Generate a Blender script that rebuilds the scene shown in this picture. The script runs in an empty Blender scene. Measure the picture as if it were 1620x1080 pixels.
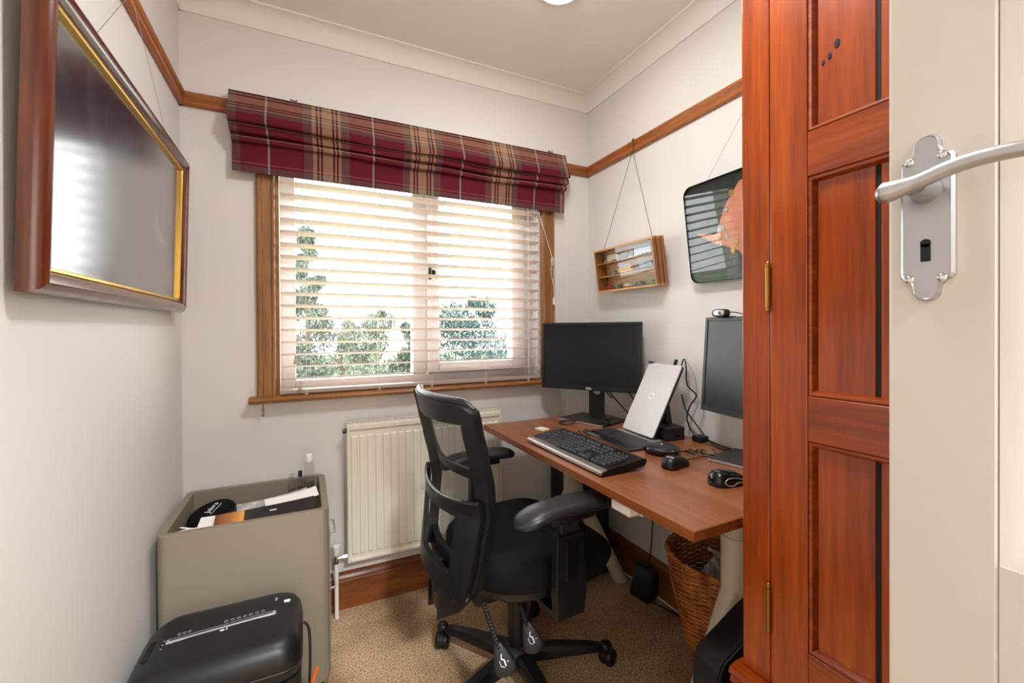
import bpy, bmesh, math, random
from mathutils import Vector, Matrix, Euler
random.seed(7)
PI = math.pi
scene = bpy.context.scene
C = scene.collection

# ------------------------------------------------------------------ camera
cam_d = bpy.data.cameras.new('camera')
cam = bpy.data.objects.new('camera', cam_d); C.objects.link(cam)
cam_d.sensor_fit = 'HORIZONTAL'; cam_d.sensor_width = 36.0
cam_d.lens = 36.0 * 684.0 / 1620.0
cam_d.shift_y = -16.0 / 1620.0
cam_d.clip_start = 0.02; cam_d.clip_end = 200
_yaw, _pitch, _roll = math.radians(25.62), math.radians(-0.33), math.radians(-0.3)
_F = Vector((math.sin(_yaw) * math.cos(_pitch), math.cos(_yaw) * math.cos(_pitch), math.sin(_pitch)))
_r = Vector((math.cos(_yaw), -math.sin(_yaw), 0)); _u = _r.cross(_F)
_R = math.cos(_roll) * _r + math.sin(_roll) * _u
_U = -math.sin(_roll) * _r + math.cos(_roll) * _u
cam.matrix_world = Matrix(((_R.x, _U.x, -_F.x, 0), (_R.y, _U.y, -_F.y, 0), (_R.z, _U.z, -_F.z, 1.20), (0, 0, 0, 1)))
scene.camera = cam

# ------------------------------------------------------------------ world, exposure
world = bpy.data.worlds.new('overcast_sky'); scene.world = world
world.use_nodes = True
bg = world.node_tree.nodes['Background']
bg.inputs[0].default_value = (0.96, 0.98, 1.0, 1); bg.inputs[1].default_value = 8.5
scene.view_settings.view_transform = 'Standard'
scene.view_settings.look = 'None'
scene.view_settings.gamma = 1.0
scene.view_settings.use_curve_mapping = False
scene.view_settings.exposure = 0.35
DOWNLIGHT_W = 2.0
CENTRE_LAMP_W = 8.0
CENTRE_DOWN_W = 9.0
HALL_FILL_W = 86.0

# ------------------------------------------------------------------ materials
def lin(c):
    if isinstance(c, str):
        c = c.lstrip('#'); c = [int(c[i:i + 2], 16) / 255 for i in (0, 2, 4)]
    return tuple((x / 12.92 if x <= 0.04045 else ((x + 0.055) / 1.055) ** 2.4) for x in c) + (1.0,)

def new_mat(name):
    m = bpy.data.materials.new(name); m.use_nodes = True
    nt = m.node_tree; p = nt.nodes['Principled BSDF']
    return m, nt, p

def noise_bump(nt, p, scale, strength, dist=0.002, detail=4, vec=None):
    n = nt.nodes.new('ShaderNodeTexNoise'); n.inputs['Scale'].default_value = scale; n.inputs['Detail'].default_value = detail
    b = nt.nodes.new('ShaderNodeBump'); b.inputs['Strength'].default_value = strength; b.inputs['Distance'].default_value = dist
    if vec is None:
        t = nt.nodes.new('ShaderNodeTexCoord'); vec = t.outputs['Object']
    nt.links.new(vec, n.inputs['Vector']); nt.links.new(n.outputs['Fac'], b.inputs['Height'])
    nt.links.new(b.outputs['Normal'], p.inputs['Normal'])
    return n

def plain(name, col, rough=0.5, metal=0.0, bump=None, spec=0.5, coat=0.0, var=None):
    m, nt, p = new_mat(name)
    p.inputs['Base Color'].default_value = lin(col); p.inputs['Roughness'].default_value = rough
    p.inputs['Metallic'].default_value = metal; p.inputs['Specular IOR Level'].default_value = spec
    p.inputs['Coat Weight'].default_value = coat
    n = None
    if bump: n = noise_bump(nt, p, bump[0], bump[1], bump[2] if len(bump) > 2 else 0.002)
    if var:
        t = nt.nodes.new('ShaderNodeTexCoord'); q = nt.nodes.new('ShaderNodeTexNoise')
        q.inputs['Scale'].default_value = var[0]; q.inputs['Detail'].default_value = 6
        r = nt.nodes.new('ShaderNodeValToRGB')
        r.color_ramp.elements[0].color = lin(var[1]); r.color_ramp.elements[1].color = lin(col)
        r.color_ramp.elements[0].position = 0.35; r.color_ramp.elements[1].position = 0.65
        nt.links.new(t.outputs['Object'], q.inputs['Vector']); nt.links.new(q.outputs['Fac'], r.inputs['Fac'])
        nt.links.new(r.outputs['Color'], p.inputs['Base Color'])
    return m

def wood(name, cols, axis='Z', scale=14.0, rough=0.35, coat=0.3, stretch=0.07, knots=True, bump=0.08, contrast=(0.3, 0.72)):
    """grain runs along the object's AXIS; cols = dark, mid, light"""
    m, nt, p = new_mat(name)
    p.inputs['Roughness'].default_value = rough; p.inputs['Coat Weight'].default_value = coat; p.inputs['Coat Roughness'].default_value = 0.15
    t = nt.nodes.new('ShaderNodeTexCoord'); mp = nt.nodes.new('ShaderNodeMapping')
    s = [1.0, 1.0, 1.0]; s['XYZ'.index(axis)] = stretch
    mp.inputs['Scale'].default_value = s
    nt.links.new(t.outputs['Object'], mp.inputs['Vector'])
    n1 = nt.nodes.new('ShaderNodeTexNoise'); n1.inputs['Scale'].default_value = scale; n1.inputs['Detail'].default_value = 5; n1.inputs['Distortion'].default_value = 0.6
    n2 = nt.nodes.new('ShaderNodeTexNoise'); n2.inputs['Scale'].default_value = scale * 7; n2.inputs['Detail'].default_value = 8; n2.inputs['Roughness'].default_value = 0.7
    for n in (n1, n2): nt.links.new(mp.outputs['Vector'], n.inputs['Vector'])
    mx = nt.nodes.new('ShaderNodeMix'); mx.data_type = 'FLOAT'; mx.inputs[0].default_value = 0.55
    nt.links.new(n1.outputs['Fac'], mx.inputs[2]); nt.links.new(n2.outputs['Fac'], mx.inputs[3])
    r = nt.nodes.new('ShaderNodeValToRGB'); e = r.color_ramp.elements
    e[0].position, e[0].color = contrast[0], lin(cols[0]); e[1].position, e[1].color = contrast[1], lin(cols[2])
    k = e.new((contrast[0] + contrast[1]) / 2); k.color = lin(cols[1])
    nt.links.new(mx.outputs[0], r.inputs['Fac'])
    col = r.outputs['Color']
    if knots:
        vo = nt.nodes.new('ShaderNodeTexVoronoi'); vo.inputs['Scale'].default_value = 4.2
        mp2 = nt.nodes.new('ShaderNodeMapping'); s2 = [1.0, 1.0, 1.0]; s2['XYZ'.index(axis)] = 0.55; mp2.inputs['Scale'].default_value = s2
        nt.links.new(t.outputs['Object'], mp2.inputs['Vector']); nt.links.new(mp2.outputs['Vector'], vo.inputs['Vector'])
        rk = nt.nodes.new('ShaderNodeValToRGB'); rk.color_ramp.elements[0].position = 0.03; rk.color_ramp.elements[0].color = (1, 1, 1, 1)
        rk.color_ramp.elements[1].position = 0.085; rk.color_ramp.elements[1].color = (0, 0, 0, 1)
        nt.links.new(vo.outputs['Distance'], rk.inputs['Fac'])
        mk = nt.nodes.new('ShaderNodeMix'); mk.data_type = 'RGBA'; mk.blend_type = 'MIX'
        dk = [x * 0.45 for x in lin(cols[0])[:3]] + [1]
        mk.inputs[7].default_value = dk
        nt.links.new(rk.outputs['Color'], mk.inputs[0]); nt.links.new(col, mk.inputs[6]); col = mk.outputs[2]
    nt.links.new(col, p.inputs['Base Color'])
    b = nt.nodes.new('ShaderNodeBump'); b.inputs['Strength'].default_value = bump; b.inputs['Distance'].default_value = 0.003
    nt.links.new(n2.outputs['Fac'], b.inputs['Height']); nt.links.new(b.outputs['Normal'], p.inputs['Normal'])
    return m

def pane(name, tint=(1, 1, 1), gloss=0.5, rough=0.0):
    """thin clear glazing: transparent, with a Fresnel reflection"""
    m = bpy.data.materials.new(name); m.use_nodes = True; nt = m.node_tree; nt.nodes.clear()
    o = nt.nodes.new('ShaderNodeOutputMaterial'); tr = nt.nodes.new('ShaderNodeBsdfTransparent'); tr.inputs[0].default_value = (*tint, 1)
    g = nt.nodes.new('ShaderNodeBsdfGlossy'); g.inputs['Roughness'].default_value = rough
    f = nt.nodes.new('ShaderNodeFresnel'); ge = nt.nodes.new('ShaderNodeNewGeometry')
    io = nt.nodes.new('ShaderNodeMix'); io.data_type = 'FLOAT'; io.inputs[2].default_value = 1.0 + gloss; io.inputs[3].default_value = 1.0 / (1.0 + gloss)
    nt.links.new(ge.outputs['Backfacing'], io.inputs[0]); nt.links.new(io.outputs[0], f.inputs[0])   # the same reflection from either side of the sheet
    mx = nt.nodes.new('ShaderNodeMixShader')
    nt.links.new(f.outputs[0], mx.inputs[0]); nt.links.new(tr.outputs[0], mx.inputs[1]); nt.links.new(g.outputs[0], mx.inputs[2]); nt.links.new(mx.outputs[0], o.inputs[0])
    return m

def glow(name, col, strength):
    m, nt, p = new_mat(name)
    p.inputs['Base Color'].default_value = lin(col); p.inputs['Emission Color'].default_value = lin(col); p.inputs['Emission Strength'].default_value = strength
    return m

M = {}
M['wall'] = plain('wall_paint', '#dfdbd5', 0.75, bump=(60, 0.06, 0.003))
M['ceiling'] = plain('ceiling_paint', '#eeeae5', 0.85, bump=(40, 0.05))
M['cove'] = plain('cove_paint', '#ece8e2', 0.8)
M['pine'] = wood('honey_pine', ('#6d3c14', '#9a5a25', '#b87a3e'), 'X', 16, 0.4, 0.25)
M['pine_y'] = wood('honey_pine_lengthwise', ('#7a3f14', '#a65f27', '#c27a3c'), 'Y', 16, 0.4, 0.25)
M['oak_z'] = wood('window_oak', ('#5a3412', '#8f5e2c', '#b08452'), 'Z', 18, 0.45, 0.15, bump=0.15)
M['oak_x'] = wood('sill_oak', ('#6b3f17', '#96612c', '#b27c42'), 'X', 18, 0.35, 0.3)
M['skirt_x'] = wood('skirting_stain', ('#4a230b', '#84461a', '#a8682c'), 'X', 9, 0.55, 0.05, 0.12)
M['skirt_y'] = wood('skirting_stain_side', ('#4a2a0d', '#7c4a1b', '#96622c'), 'Y', 9, 0.55, 0.05, 0.12)
M['wardrobe'] = wood('stained_wardrobe_pine', ('#431400', '#983c00', '#c05a08'), 'Z', 11, 0.24, 0.45, 0.06, contrast=(0.25, 0.75))
M['wardrobe_y'] = wood('stained_wardrobe_pine_rail', ('#401200', '#8e3600', '#b25206'), 'Y', 11, 0.24, 0.45, 0.06, contrast=(0.25, 0.75))
M['desk'] = wood('desk_laminate', ('#5e3018', '#955a38', '#ae7550'), 'Y', 10, 0.32, 0.15, 0.05, knots=False, bump=0.03, contrast=(0.25, 0.8))
M['desk_edge'] = wood('desk_edge_band', ('#4a2410', '#8a4a22', '#a4652f'), 'Y', 40, 0.35, 0.15, 0.02, knots=False)
M['frame_wood'] = wood('picture_frame_mahogany', ('#35150b', '#5e2a12', '#84441d'), 'Y', 10, 0.22, 0.5, knots=False)
M['frame_wood_z'] = wood('picture_frame_mahogany_side', ('#35150b', '#5e2a12', '#84441d'), 'Z', 10, 0.22, 0.5, knots=False)
M['gold'] = plain('gilt_slip', '#d8ad52', 0.28, 0.9)
M['case_wood'] = wood('display_case_pine', ('#9a5a25', '#c48a4e', '#d8a56c'), 'Y', 20, 0.4, 0.2, knots=False)
M['case_side'] = wood('display_case_side', ('#6b3a14', '#9a5f2a', '#b47c42'), 'Z', 20, 0.4, 0.2, knots=False)
M['white_metal'] = plain('radiator_enamel', '#e2dccd', 0.35)
M['upvc'] = plain('white_upvc', '#f1efee', 0.3)
M['slat'] = plain('blind_slat_paint', '#dcc8be', 0.4)
M['cord'] = plain('white_cord', '#e8e3da', 0.7)
M['tassel'] = plain('tassel_taupe', '#b9ab99', 0.5)
M['black'] = plain('black_plastic', '#121113', 0.40, bump=(300, 0.05, 0.001))
M['black_gloss'] = plain('black_gloss_plastic', '#151416', 0.16)
M['black_matt'] = plain('black_matt_plastic', '#111013', 0.62, bump=(400, 0.1, 0.001))
M['black_fabric'] = plain('black_seat_fabric', '#0e0d0f', 0.95, bump=(700, 0.35, 0.002), spec=0.2)
M['black_pu'] = plain('black_arm_pad', '#232226', 0.36, bump=(250, 0.06, 0.001))
M['charcoal'] = plain('charcoal_plastic', '#222123', 0.42)
M['screen'] = plain('dark_screen', '#151416', 0.30, spec=0.4)
M['silver'] = plain('silver_aluminium', '#c9c7c8', 0.34, 0.55)
M['chrome'] = plain('polished_metal', '#d8d8da', 0.12, 1.0)
M['satin'] = plain('satin_chrome', '#b4b3b4', 0.34, 0.92)
M['brass'] = plain('aged_brass', '#a07c35', 0.35, 0.9)
M['white'] = plain('white_plastic', '#eeeae2', 0.4)
M['white_print'] = plain('white_print', '#f2f2f2', 0.5)
M['grey_print'] = plain('grey_print', '#a5a5a5', 0.5)
M['dark'] = plain('dark_gap', '#0a0806', 0.8)
M['taupe'] = plain('pedestal_taupe', '#877d6b', 0.5, bump=(500, 0.05, 0.0006))
M['cream_metal'] = plain('desk_leg_cream', '#cbbfa9', 0.35)
M['door_paint'] = plain('door_cream_paint', '#cbc3b6', 0.42, bump=(25, 0.05, 0.003))
M['key'] = plain('keycap_black', '#35343a', 0.35)
M['paper'] = plain('white_paper', '#efece6', 0.8)
M['paper_grey'] = plain('grey_newsprint', '#c9c6c0', 0.85, var=(30, '#8f8c88'))
M['yellow_note'] = plain('pale_yellow_paper', '#f0e6b4', 0.8)
M['glass'] = pane('window_glass', (0.97, 0.99, 0.98), 0.45)
M['clear'] = pane('clear_plastic', (0.93, 0.93, 0.92), 0.5, 0.03)
M['case_glass'] = pane('case_glass', (0.97, 0.97, 0.97), 0.28)
M['carpet'] = None

def carpet_mat():
    m, nt, p = new_mat('beige_carpet')
    p.inputs['Roughness'].default_value = 0.95; p.inputs['Specular IOR Level'].default_value = 0.1
    t = nt.nodes.new('ShaderNodeTexCoord')
    a = nt.nodes.new('ShaderNodeTexNoise'); a.inputs['Scale'].default_value = 190; a.inputs['Detail'].default_value = 3
    b = nt.nodes.new('ShaderNodeTexNoise'); b.inputs['Scale'].default_value = 3.5; b.inputs['Detail'].default_value = 4
    nt.links.new(t.outputs['Object'], a.inputs['Vector']); nt.links.new(t.outputs['Object'], b.inputs['Vector'])
    r = nt.nodes.new('ShaderNodeValToRGB'); e = r.color_ramp.elements
    e[0].position, e[0].color = 0.36, lin('#7a6048'); e[1].position, e[1].color = 0.60, lin('#e2c6a2')
    k = e.new(0.46); k.color = lin('#c8a884')
    nt.links.new(a.outputs['Fac'], r.inputs['Fac'])
    r2 = nt.nodes.new('ShaderNodeValToRGB'); r2.color_ramp.elements[0].color = lin('#cfc4b8'); r2.color_ramp.elements[1].color = (1, 1, 1, 1)
    r2.color_ramp.elements[0].position = 0.35; r2.color_ramp.elements[1].position = 0.6
    nt.links.new(b.outputs['Fac'], r2.inputs['Fac'])
    mx = nt.nodes.new('ShaderNodeMix'); mx.data_type = 'RGBA'; mx.blend_type = 'MULTIPLY'; mx.inputs[0].default_value = 1
    nt.links.new(r.outputs['Color'], mx.inputs[6]); nt.links.new(r2.outputs['Color'], mx.inputs[7])
    nt.links.new(mx.outputs[2], p.inputs['Base Color'])
    bp = nt.nodes.new('ShaderNodeBump'); bp.inputs['Strength'].default_value = 0.7; bp.inputs['Distance'].default_value = 0.006
    nt.links.new(a.outputs['Fac'], bp.inputs['Height']); nt.links.new(bp.outputs['Normal'], p.inputs['Normal'])
    return m
M['carpet'] = carpet_mat()

def mesh_fabric():
    m, nt, p = new_mat('black_mesh_fabric')
    p.inputs['Base Color'].default_value = lin('#17161a'); p.inputs['Roughness'].default_value = 0.7
    u = nt.nodes.new('ShaderNodeUVMap')
    sep = nt.nodes.new('ShaderNodeSeparateXYZ'); nt.links.new(u.outputs[0], sep.inputs[0])
    def wave(out):
        a = nt.nodes.new('ShaderNodeMath'); a.operation = 'MULTIPLY'; a.inputs[1].default_value = PI / 0.0042; nt.links.new(out, a.inputs[0])
        s = nt.nodes.new('ShaderNodeMath'); s.operation = 'SINE'; nt.links.new(a.outputs[0], s.inputs[0])
        b = nt.nodes.new('ShaderNodeMath'); b.operation = 'ABSOLUTE'; nt.links.new(s.outputs[0], b.inputs[0])
        return b.outputs[0]
    add = nt.nodes.new('ShaderNodeMath'); add.operation = 'ADD'; sub = nt.nodes.new('ShaderNodeMath'); sub.operation = 'SUBTRACT'
    for n in (add, sub):
        nt.links.new(sep.outputs[0], n.inputs[0]); nt.links.new(sep.outputs[1], n.inputs[1])
    mn = nt.nodes.new('ShaderNodeMath'); mn.operation = 'MINIMUM'
    nt.links.new(wave(add.outputs[0]), mn.inputs[0]); nt.links.new(wave(sub.outputs[0]), mn.inputs[1])
    g = nt.nodes.new('ShaderNodeMath'); g.operation = 'LESS_THAN'; g.inputs[1].default_value = 0.52; nt.links.new(mn.outputs[0], g.inputs[0])
    nt.links.new(g.outputs[0], p.inputs['Alpha'])
    return m
M['mesh'] = mesh_fabric()

def tartan_mat():
    """woven check: warp colours by UV.x (metres across), weft colours by UV.y (metres down)"""
    m, nt, p = new_mat('wool_tartan')
    p.inputs['Roughness'].default_value = 0.9; p.inputs['Specular IOR Level'].default_value = 0.15
    u = nt.nodes.new('ShaderNodeUVMap'); sep = nt.nodes.new('ShaderNodeSeparateXYZ'); nt.links.new(u.outputs[0], sep.inputs[0])
    bur, tau, bei, dk, wh, pink = '#6e1f2c', '#6a5852', '#bf9c7c', '#3c2528', '#b5aaa4', '#a85a50'; rose = '#b98a74'
    def ramp(stops):
        r = nt.nodes.new('ShaderNodeValToRGB'); r.color_ramp.interpolation = 'CONSTANT'; e = r.color_ramp.elements
        e[0].position = 0; e[0].color = lin(stops[0][1]); e[1].position = stops[1][0]; e[1].color = lin(stops[1][1])
        for pos, c in stops[2:]:
            k = e.new(pos); k.color = lin(c)
        return r
    mod = nt.nodes.new('ShaderNodeMath'); mod.operation = 'MULTIPLY_ADD'; mod.inputs[1].default_value = 1 / 0.40; mod.inputs[2].default_value = 0.29 + 2
    nt.links.new(sep.outputs[0], mod.inputs[0])
    fr = nt.nodes.new('ShaderNodeMath'); fr.operation = 'FRACT'; nt.links.new(mod.outputs[0], fr.inputs[0])
    V = ramp([(0, bur), (0.285, tau), (0.365, bei), (0.405, dk), (0.425, bei), (0.44, dk), (0.46, bei), (0.555, dk), (0.575, bei), (0.59, dk), (0.61, bei), (0.64, tau), (0.72, bur), (0.955, wh), (0.975, dk), (0.99, bur)])
    nt.links.new(fr.outputs[0], V.inputs['Fac'])
    sc = nt.nodes.new('ShaderNodeMath'); sc.operation = 'MULTIPLY'; sc.inputs[1].default_value = 1 / 0.50; nt.links.new(sep.outputs[1], sc.inputs[0])
    Hh = ramp([(0, tau), (0.03, dk), (0.045, bei), (0.06, dk), (0.075, rose), (0.16, dk), (0.175, rose), (0.19, dk), (0.205, rose), (0.225, tau), (0.275, bur), (0.455, bei), (0.47, bur), (0.64, bei), (0.65, bur), (0.905, pink), (0.915, bur), (0.935, tau)])
    nt.links.new(sc.outputs[0], Hh.inputs['Fac'])
    mx = nt.nodes.new('ShaderNodeMix'); mx.data_type = 'RGBA'; mx.inputs[0].default_value = 0.5
    nt.links.new(V.outputs['Color'], mx.inputs[6]); nt.links.new(Hh.outputs['Color'], mx.inputs[7])
    n = nt.nodes.new('ShaderNodeTexNoise'); n.inputs['Scale'].default_value = 350; n.inputs['Detail'].default_value = 2
    nt.links.new(u.outputs[0], n.inputs['Vector'])
    r = nt.nodes.new('ShaderNodeValToRGB'); r.color_ramp.elements[0].color = (0.42, 0.42, 0.42, 1); r.color_ramp.elements[0].position = 0.3; r.color_ramp.elements[1].color = (1.0, 1.0, 1.0, 1); r.color_ramp.elements[1].position = 0.7
    nt.links.new(n.outputs['Fac'], r.inputs['Fac'])
    ml = nt.nodes.new('ShaderNodeMix'); ml.data_type = 'RGBA'; ml.blend_type = 'MULTIPLY'; ml.inputs[0].default_value = 1
    nt.links.new(mx.outputs[2], ml.inputs[6]); nt.links.new(r.outputs['Color'], ml.inputs[7])
    nt.links.new(ml.outputs[2], p.inputs['Base Color'])
    return m
M['tartan'] = tartan_mat()

# ------------------------------------------------------------------ mesh helpers
def BM(): return bmesh.new()

def obj(name, bm, mat, parent=None, smooth=False, loc=None, rot=None, angle=None):
    me = bpy.data.meshes.new(name)
    bmesh.ops.recalc_face_normals(bm, faces=bm.faces[:])
    bm.to_mesh(me); bm.free()
    if smooth:
        me.polygons.foreach_set('use_smooth', [True] * len(me.polygons))
        if angle is None: angle = 40
        try: me.set_sharp_from_angle(angle=math.radians(angle))
        except Exception: pass
    me.materials.append(M[mat] if isinstance(mat, str) else mat)
    o = bpy.data.objects.new(name, me); C.objects.link(o)
    if parent: o.parent = parent
    if loc: o.location = loc
    if rot: o.rotation_euler = rot
    return o

def copy_obj(o, parent, loc=None, rot=None):
    c = o.copy(); C.objects.link(c); c.parent = parent
    if loc is not None: c.location = loc
    if rot is not None: c.rotation_euler = rot
    return c

def tag(o, label=None, cat=None, group=None, kind=None):
    if label: o['label'] = label
    if cat: o['category'] = cat
    if group: o['group'] = group
    if kind: o['kind'] = kind
    return o

def thing(name, label, cat, loc=(0, 0, 0), rz=0.0, group=None, rot=None):
    o = bpy.data.objects.new(name, None); C.objects.link(o); o.empty_display_size = 0.05
    o.location = loc; o.rotation_euler = rot if rot else (0, 0, rz)
    return tag(o, label, cat, group)

def struct(name, bm, mat, smooth=False, label=None, parent=None):
    o = obj(name, bm, mat, parent, smooth)
    if parent is None: o['kind'] = 'structure'
    if label: o['label'] = label
    return o

def struct_root(name, label, loc=(0, 0, 0), rz=0):
    o = bpy.data.objects.new(name, None); C.objects.link(o); o.location = loc; o.rotation_euler = (0, 0, rz); o['kind'] = 'structure'; o['label'] = label
    return o

def box(bm, lo, hi, bevel=0.0, seg=2, mtx=None):
    vs = [bm.verts.new((x, y, z)) for z in (lo[2], hi[2]) for y in (lo[1], hi[1]) for x in (lo[0], hi[0])]
    fs = [bm.faces.new([vs[i] for i in f]) for f in ((0, 2, 3, 1), (4, 5, 7, 6), (0, 1, 5, 4), (2, 6, 7, 3), (0, 4, 6, 2), (1, 3, 7, 5))]
    if mtx is not None: bmesh.ops.transform(bm, matrix=mtx, verts=vs)
    if bevel > 0:
        es = list({e for f in fs for e in f.edges})
        bmesh.ops.bevel(bm, geom=es, offset=bevel, segments=seg, profile=0.5, affect='EDGES', clamp_overlap=True)
    return bm

def cbox(bm, c, s, bevel=0.0, seg=2, mtx=None):
    return box(bm, [c[i] - s[i] / 2 for i in range(3)], [c[i] + s[i] / 2 for i in range(3)], bevel, seg, mtx)

def ring(bm, pts): return [bm.verts.new(p) for p in pts]

def skin(bm, rings, closed=True, cap0=True, cap1=True):
    n = len(rings[0])
    for a, b in zip(rings[:-1], rings[1:]):
        for i in range(n if closed else n - 1):
            j = (i + 1) % n
            bm.faces.new((a[i], a[j], b[j], b[i]))
    if closed and cap0: bm.faces.new(rings[0][::-1])
    if closed and cap1: bm.faces.new(rings[-1])

def tube(bm, pts, r, n=8, loop=False):
    pts = [Vector(p) for p in pts]; rr = r if isinstance(r, (list, tuple)) else [r] * len(pts)
    rings = []; up = None; N = len(pts)
    for i, p in enumerate(pts):
        if loop: d = pts[(i + 1) % N] - pts[i - 1]
        else: d = pts[min(i + 1, N - 1)] - pts[max(i - 1, 0)]
        d.normalize()
        if up is None: up = Vector((0, 0, 1)) if abs(d.z) < 0.9 else Vector((1, 0, 0))
        a = d.cross(up); a.normalize(); up = a.cross(d); up.normalize()
        rings.append(ring(bm, [p + rr[i] * (math.cos(t) * a + math.sin(t) * up) for t in [2 * PI * k / n for k in range(n)]]))
    if loop:
        rings.append(rings[0]); skin(bm, rings, True, False, False)
    else: skin(bm, rings)
    return bm

def smooth_path(pts, k=6):
    """Catmull-Rom through pts"""
    P = [Vector(p) for p in pts]; P = [2 * P[0] - P[1]] + P + [2 * P[-1] - P[-2]]; out = []
    for i in range(1, len(P) - 2):
        for s in range(k):
            t = s / k
            out.append(0.5 * ((2 * P[i]) + (P[i + 1] - P[i - 1]) * t + (2 * P[i - 1] - 5 * P[i] + 4 * P[i + 1] - P[i + 2]) * t * t + (3 * P[i] - P[i - 1] - 3 * P[i + 1] + P[i + 2]) * t ** 3))
    out.append(P[-2]); return out

def cable(name, pts, r, mat, label=None, group=None, parent=None, k=7, n=7):
    bm = BM(); tube(bm, smooth_path(pts, k), r, n)
    o = obj(name, bm, mat, parent, True)
    if label: tag(o, label, 'cable', group)
    return o

def lathe(bm, prof, c=(0, 0, 0), n=24, sx=1.0, sy=1.0, mtx=None):
    rings = [ring(bm, [(c[0] + r * sx * math.cos(2 * PI * k / n), c[1] + r * sy * math.sin(2 * PI * k / n), c[2] + z) for k in range(n)]) for r, z in prof]
    skin(bm, rings)
    if mtx is not None: bmesh.ops.transform(bm, matrix=mtx, verts=[v for q in rings for v in q])
    return bm

def prism(bm, pts, axis, a, b):
    """polygon PTS (two coords, the axes left over in order) pushed from A to B along AXIS"""
    def P(p, h):
        if axis == 'X': return (h, p[0], p[1])
        if axis == 'Y': return (p[0], h, p[1])
        return (p[0], p[1], h)
    skin(bm, [ring(bm, [P(p, a) for p in pts]), ring(bm, [P(p, b) for p in pts])]); return bm

def sweep(bm, prof, A, B, out, up=(0, 0, 1)):
    """profile (out, up) pairs run straight from A to B"""
    A, B, o, u = Vector(A), Vector(B), Vector(out), Vector(up)
    skin(bm, [ring(bm, [A + o * p[0] + u * p[1] for p in prof]), ring(bm, [B + o * p[0] + u * p[1] for p in prof])]); return bm

def surf(bm, f, nu, nv, uv=None, thick=None):
    """grid of f(s,t), s,t in 0..1; with thickness along a numeric normal; uv(s,t) -> pair"""
    def nrm(s, t):
        e = 1e-3
        a = Vector(f(min(s + e, 1), t)) - Vector(f(max(s - e, 0), t)); b = Vector(f(s, min(t + e, 1))) - Vector(f(s, max(t - e, 0)))
        n = a.cross(b); n.normalize(); return n
    lay = bm.loops.layers.uv.verify() if uv else None
    def layer(off):
        g = []
        for i in range(nu + 1):
            row = []
            for j in range(nv + 1):
                s, t = i / nu, j / nv; p = Vector(f(s, t))
                if off: p = p + nrm(s, t) * (off(s, t) if callable(off) else off)
                row.append(bm.verts.new(p))
            g.append(row)
        return g
    g = layer(0)
    for i in range(nu):
        for j in range(nv):
            fc = bm.faces.new((g[i][j], g[i + 1][j], g[i + 1][j + 1], g[i][j + 1]))
            if uv:
                for l, (a, b) in zip(fc.loops, ((i, j), (i + 1, j), (i + 1, j + 1), (i, j + 1))): l[lay].uv = uv(a / nu, b / nv)
    if thick:
        h = layer(thick)
        for i in range(nu):
            for j in range(nv): bm.faces.new((h[i][j], h[i][j + 1], h[i + 1][j + 1], h[i + 1][j]))
        for i in range(nu):
            for j in (0, nv): bm.faces.new((g[i][j], g[i + 1][j], h[i + 1][j], h[i][j]))
        for j in range(nv):
            for i in (0, nu): bm.faces.new((g[i][j], g[i][j + 1], h[i][j + 1], h[i][j]))
    return bm

def sgn(x, e): return math.copysign(abs(x) ** e, x)
def superell(bm, c, r, e1=0.5, e2=0.5, nu=24, nv=14, zcut=None, mtx=None):
    rings = []
    for j in range(nv + 1):
        ph = -PI / 2 + PI * j / nv
        cz, sz = sgn(math.cos(ph), e1), sgn(math.sin(ph), e1)
        if j in (0, nv): cz = 0.02
        z = c[2] + r[2] * sz
        if zcut is not None: z = max(z, c[2] + zcut)
        rings.append(ring(bm, [(c[0] + r[0] * cz * sgn(math.cos(2 * PI * k / nu), e2), c[1] + r[1] * cz * sgn(math.sin(2 * PI * k / nu), e2), z) for k in range(nu)]))
    skin(bm, rings)
    if mtx is not None: bmesh.ops.transform(bm, matrix=mtx, verts=[v for q in rings for v in q])
    return bm

def text(name, s, size, mat, parent, mtx, extrude=0.0004):
    cu = bpy.data.curves.new(name, 'FONT'); cu.body = s; cu.size = size; cu.extrude = extrude; cu.align_x = 'CENTER'; cu.align_y = 'CENTER'; cu.resolution_u = 2
    t = bpy.data.objects.new(name, cu); C.objects.link(t)
    bpy.context.view_layer.update()
    me = bpy.data.meshes.new_from_object(t.evaluated_get(bpy.context.evaluated_depsgraph_get()))
    bpy.data.objects.remove(t); bpy.data.curves.remove(cu)
    me.materials.clear(); me.materials.append(M[mat])
    o = bpy.data.objects.new(name, me); C.objects.link(o); o.parent = parent; o.matrix_local = mtx
    return o

def frame_mtx(o, x, y):
    """matrix with origin O whose local x, y run along X, Y"""
    x = Vector(x).normalized(); y = Vector(y); y = (y - x * y.dot(x)).normalized(); z = x.cross(y)
    return Matrix(((x.x, y.x, z.x, o[0]), (x.y, y.y, z.y, o[1]), (x.z, y.z, z.z, o[2]), (0, 0, 0, 1)))

def T(*v): return Matrix.Translation(v)
def RX(a): return Matrix.Rotation(math.radians(a), 4, 'X')
def RY(a): return Matrix.Rotation(math.radians(a), 4, 'Y')
def RZ(a): return Matrix.Rotation(math.radians(a), 4, 'Z')

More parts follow.
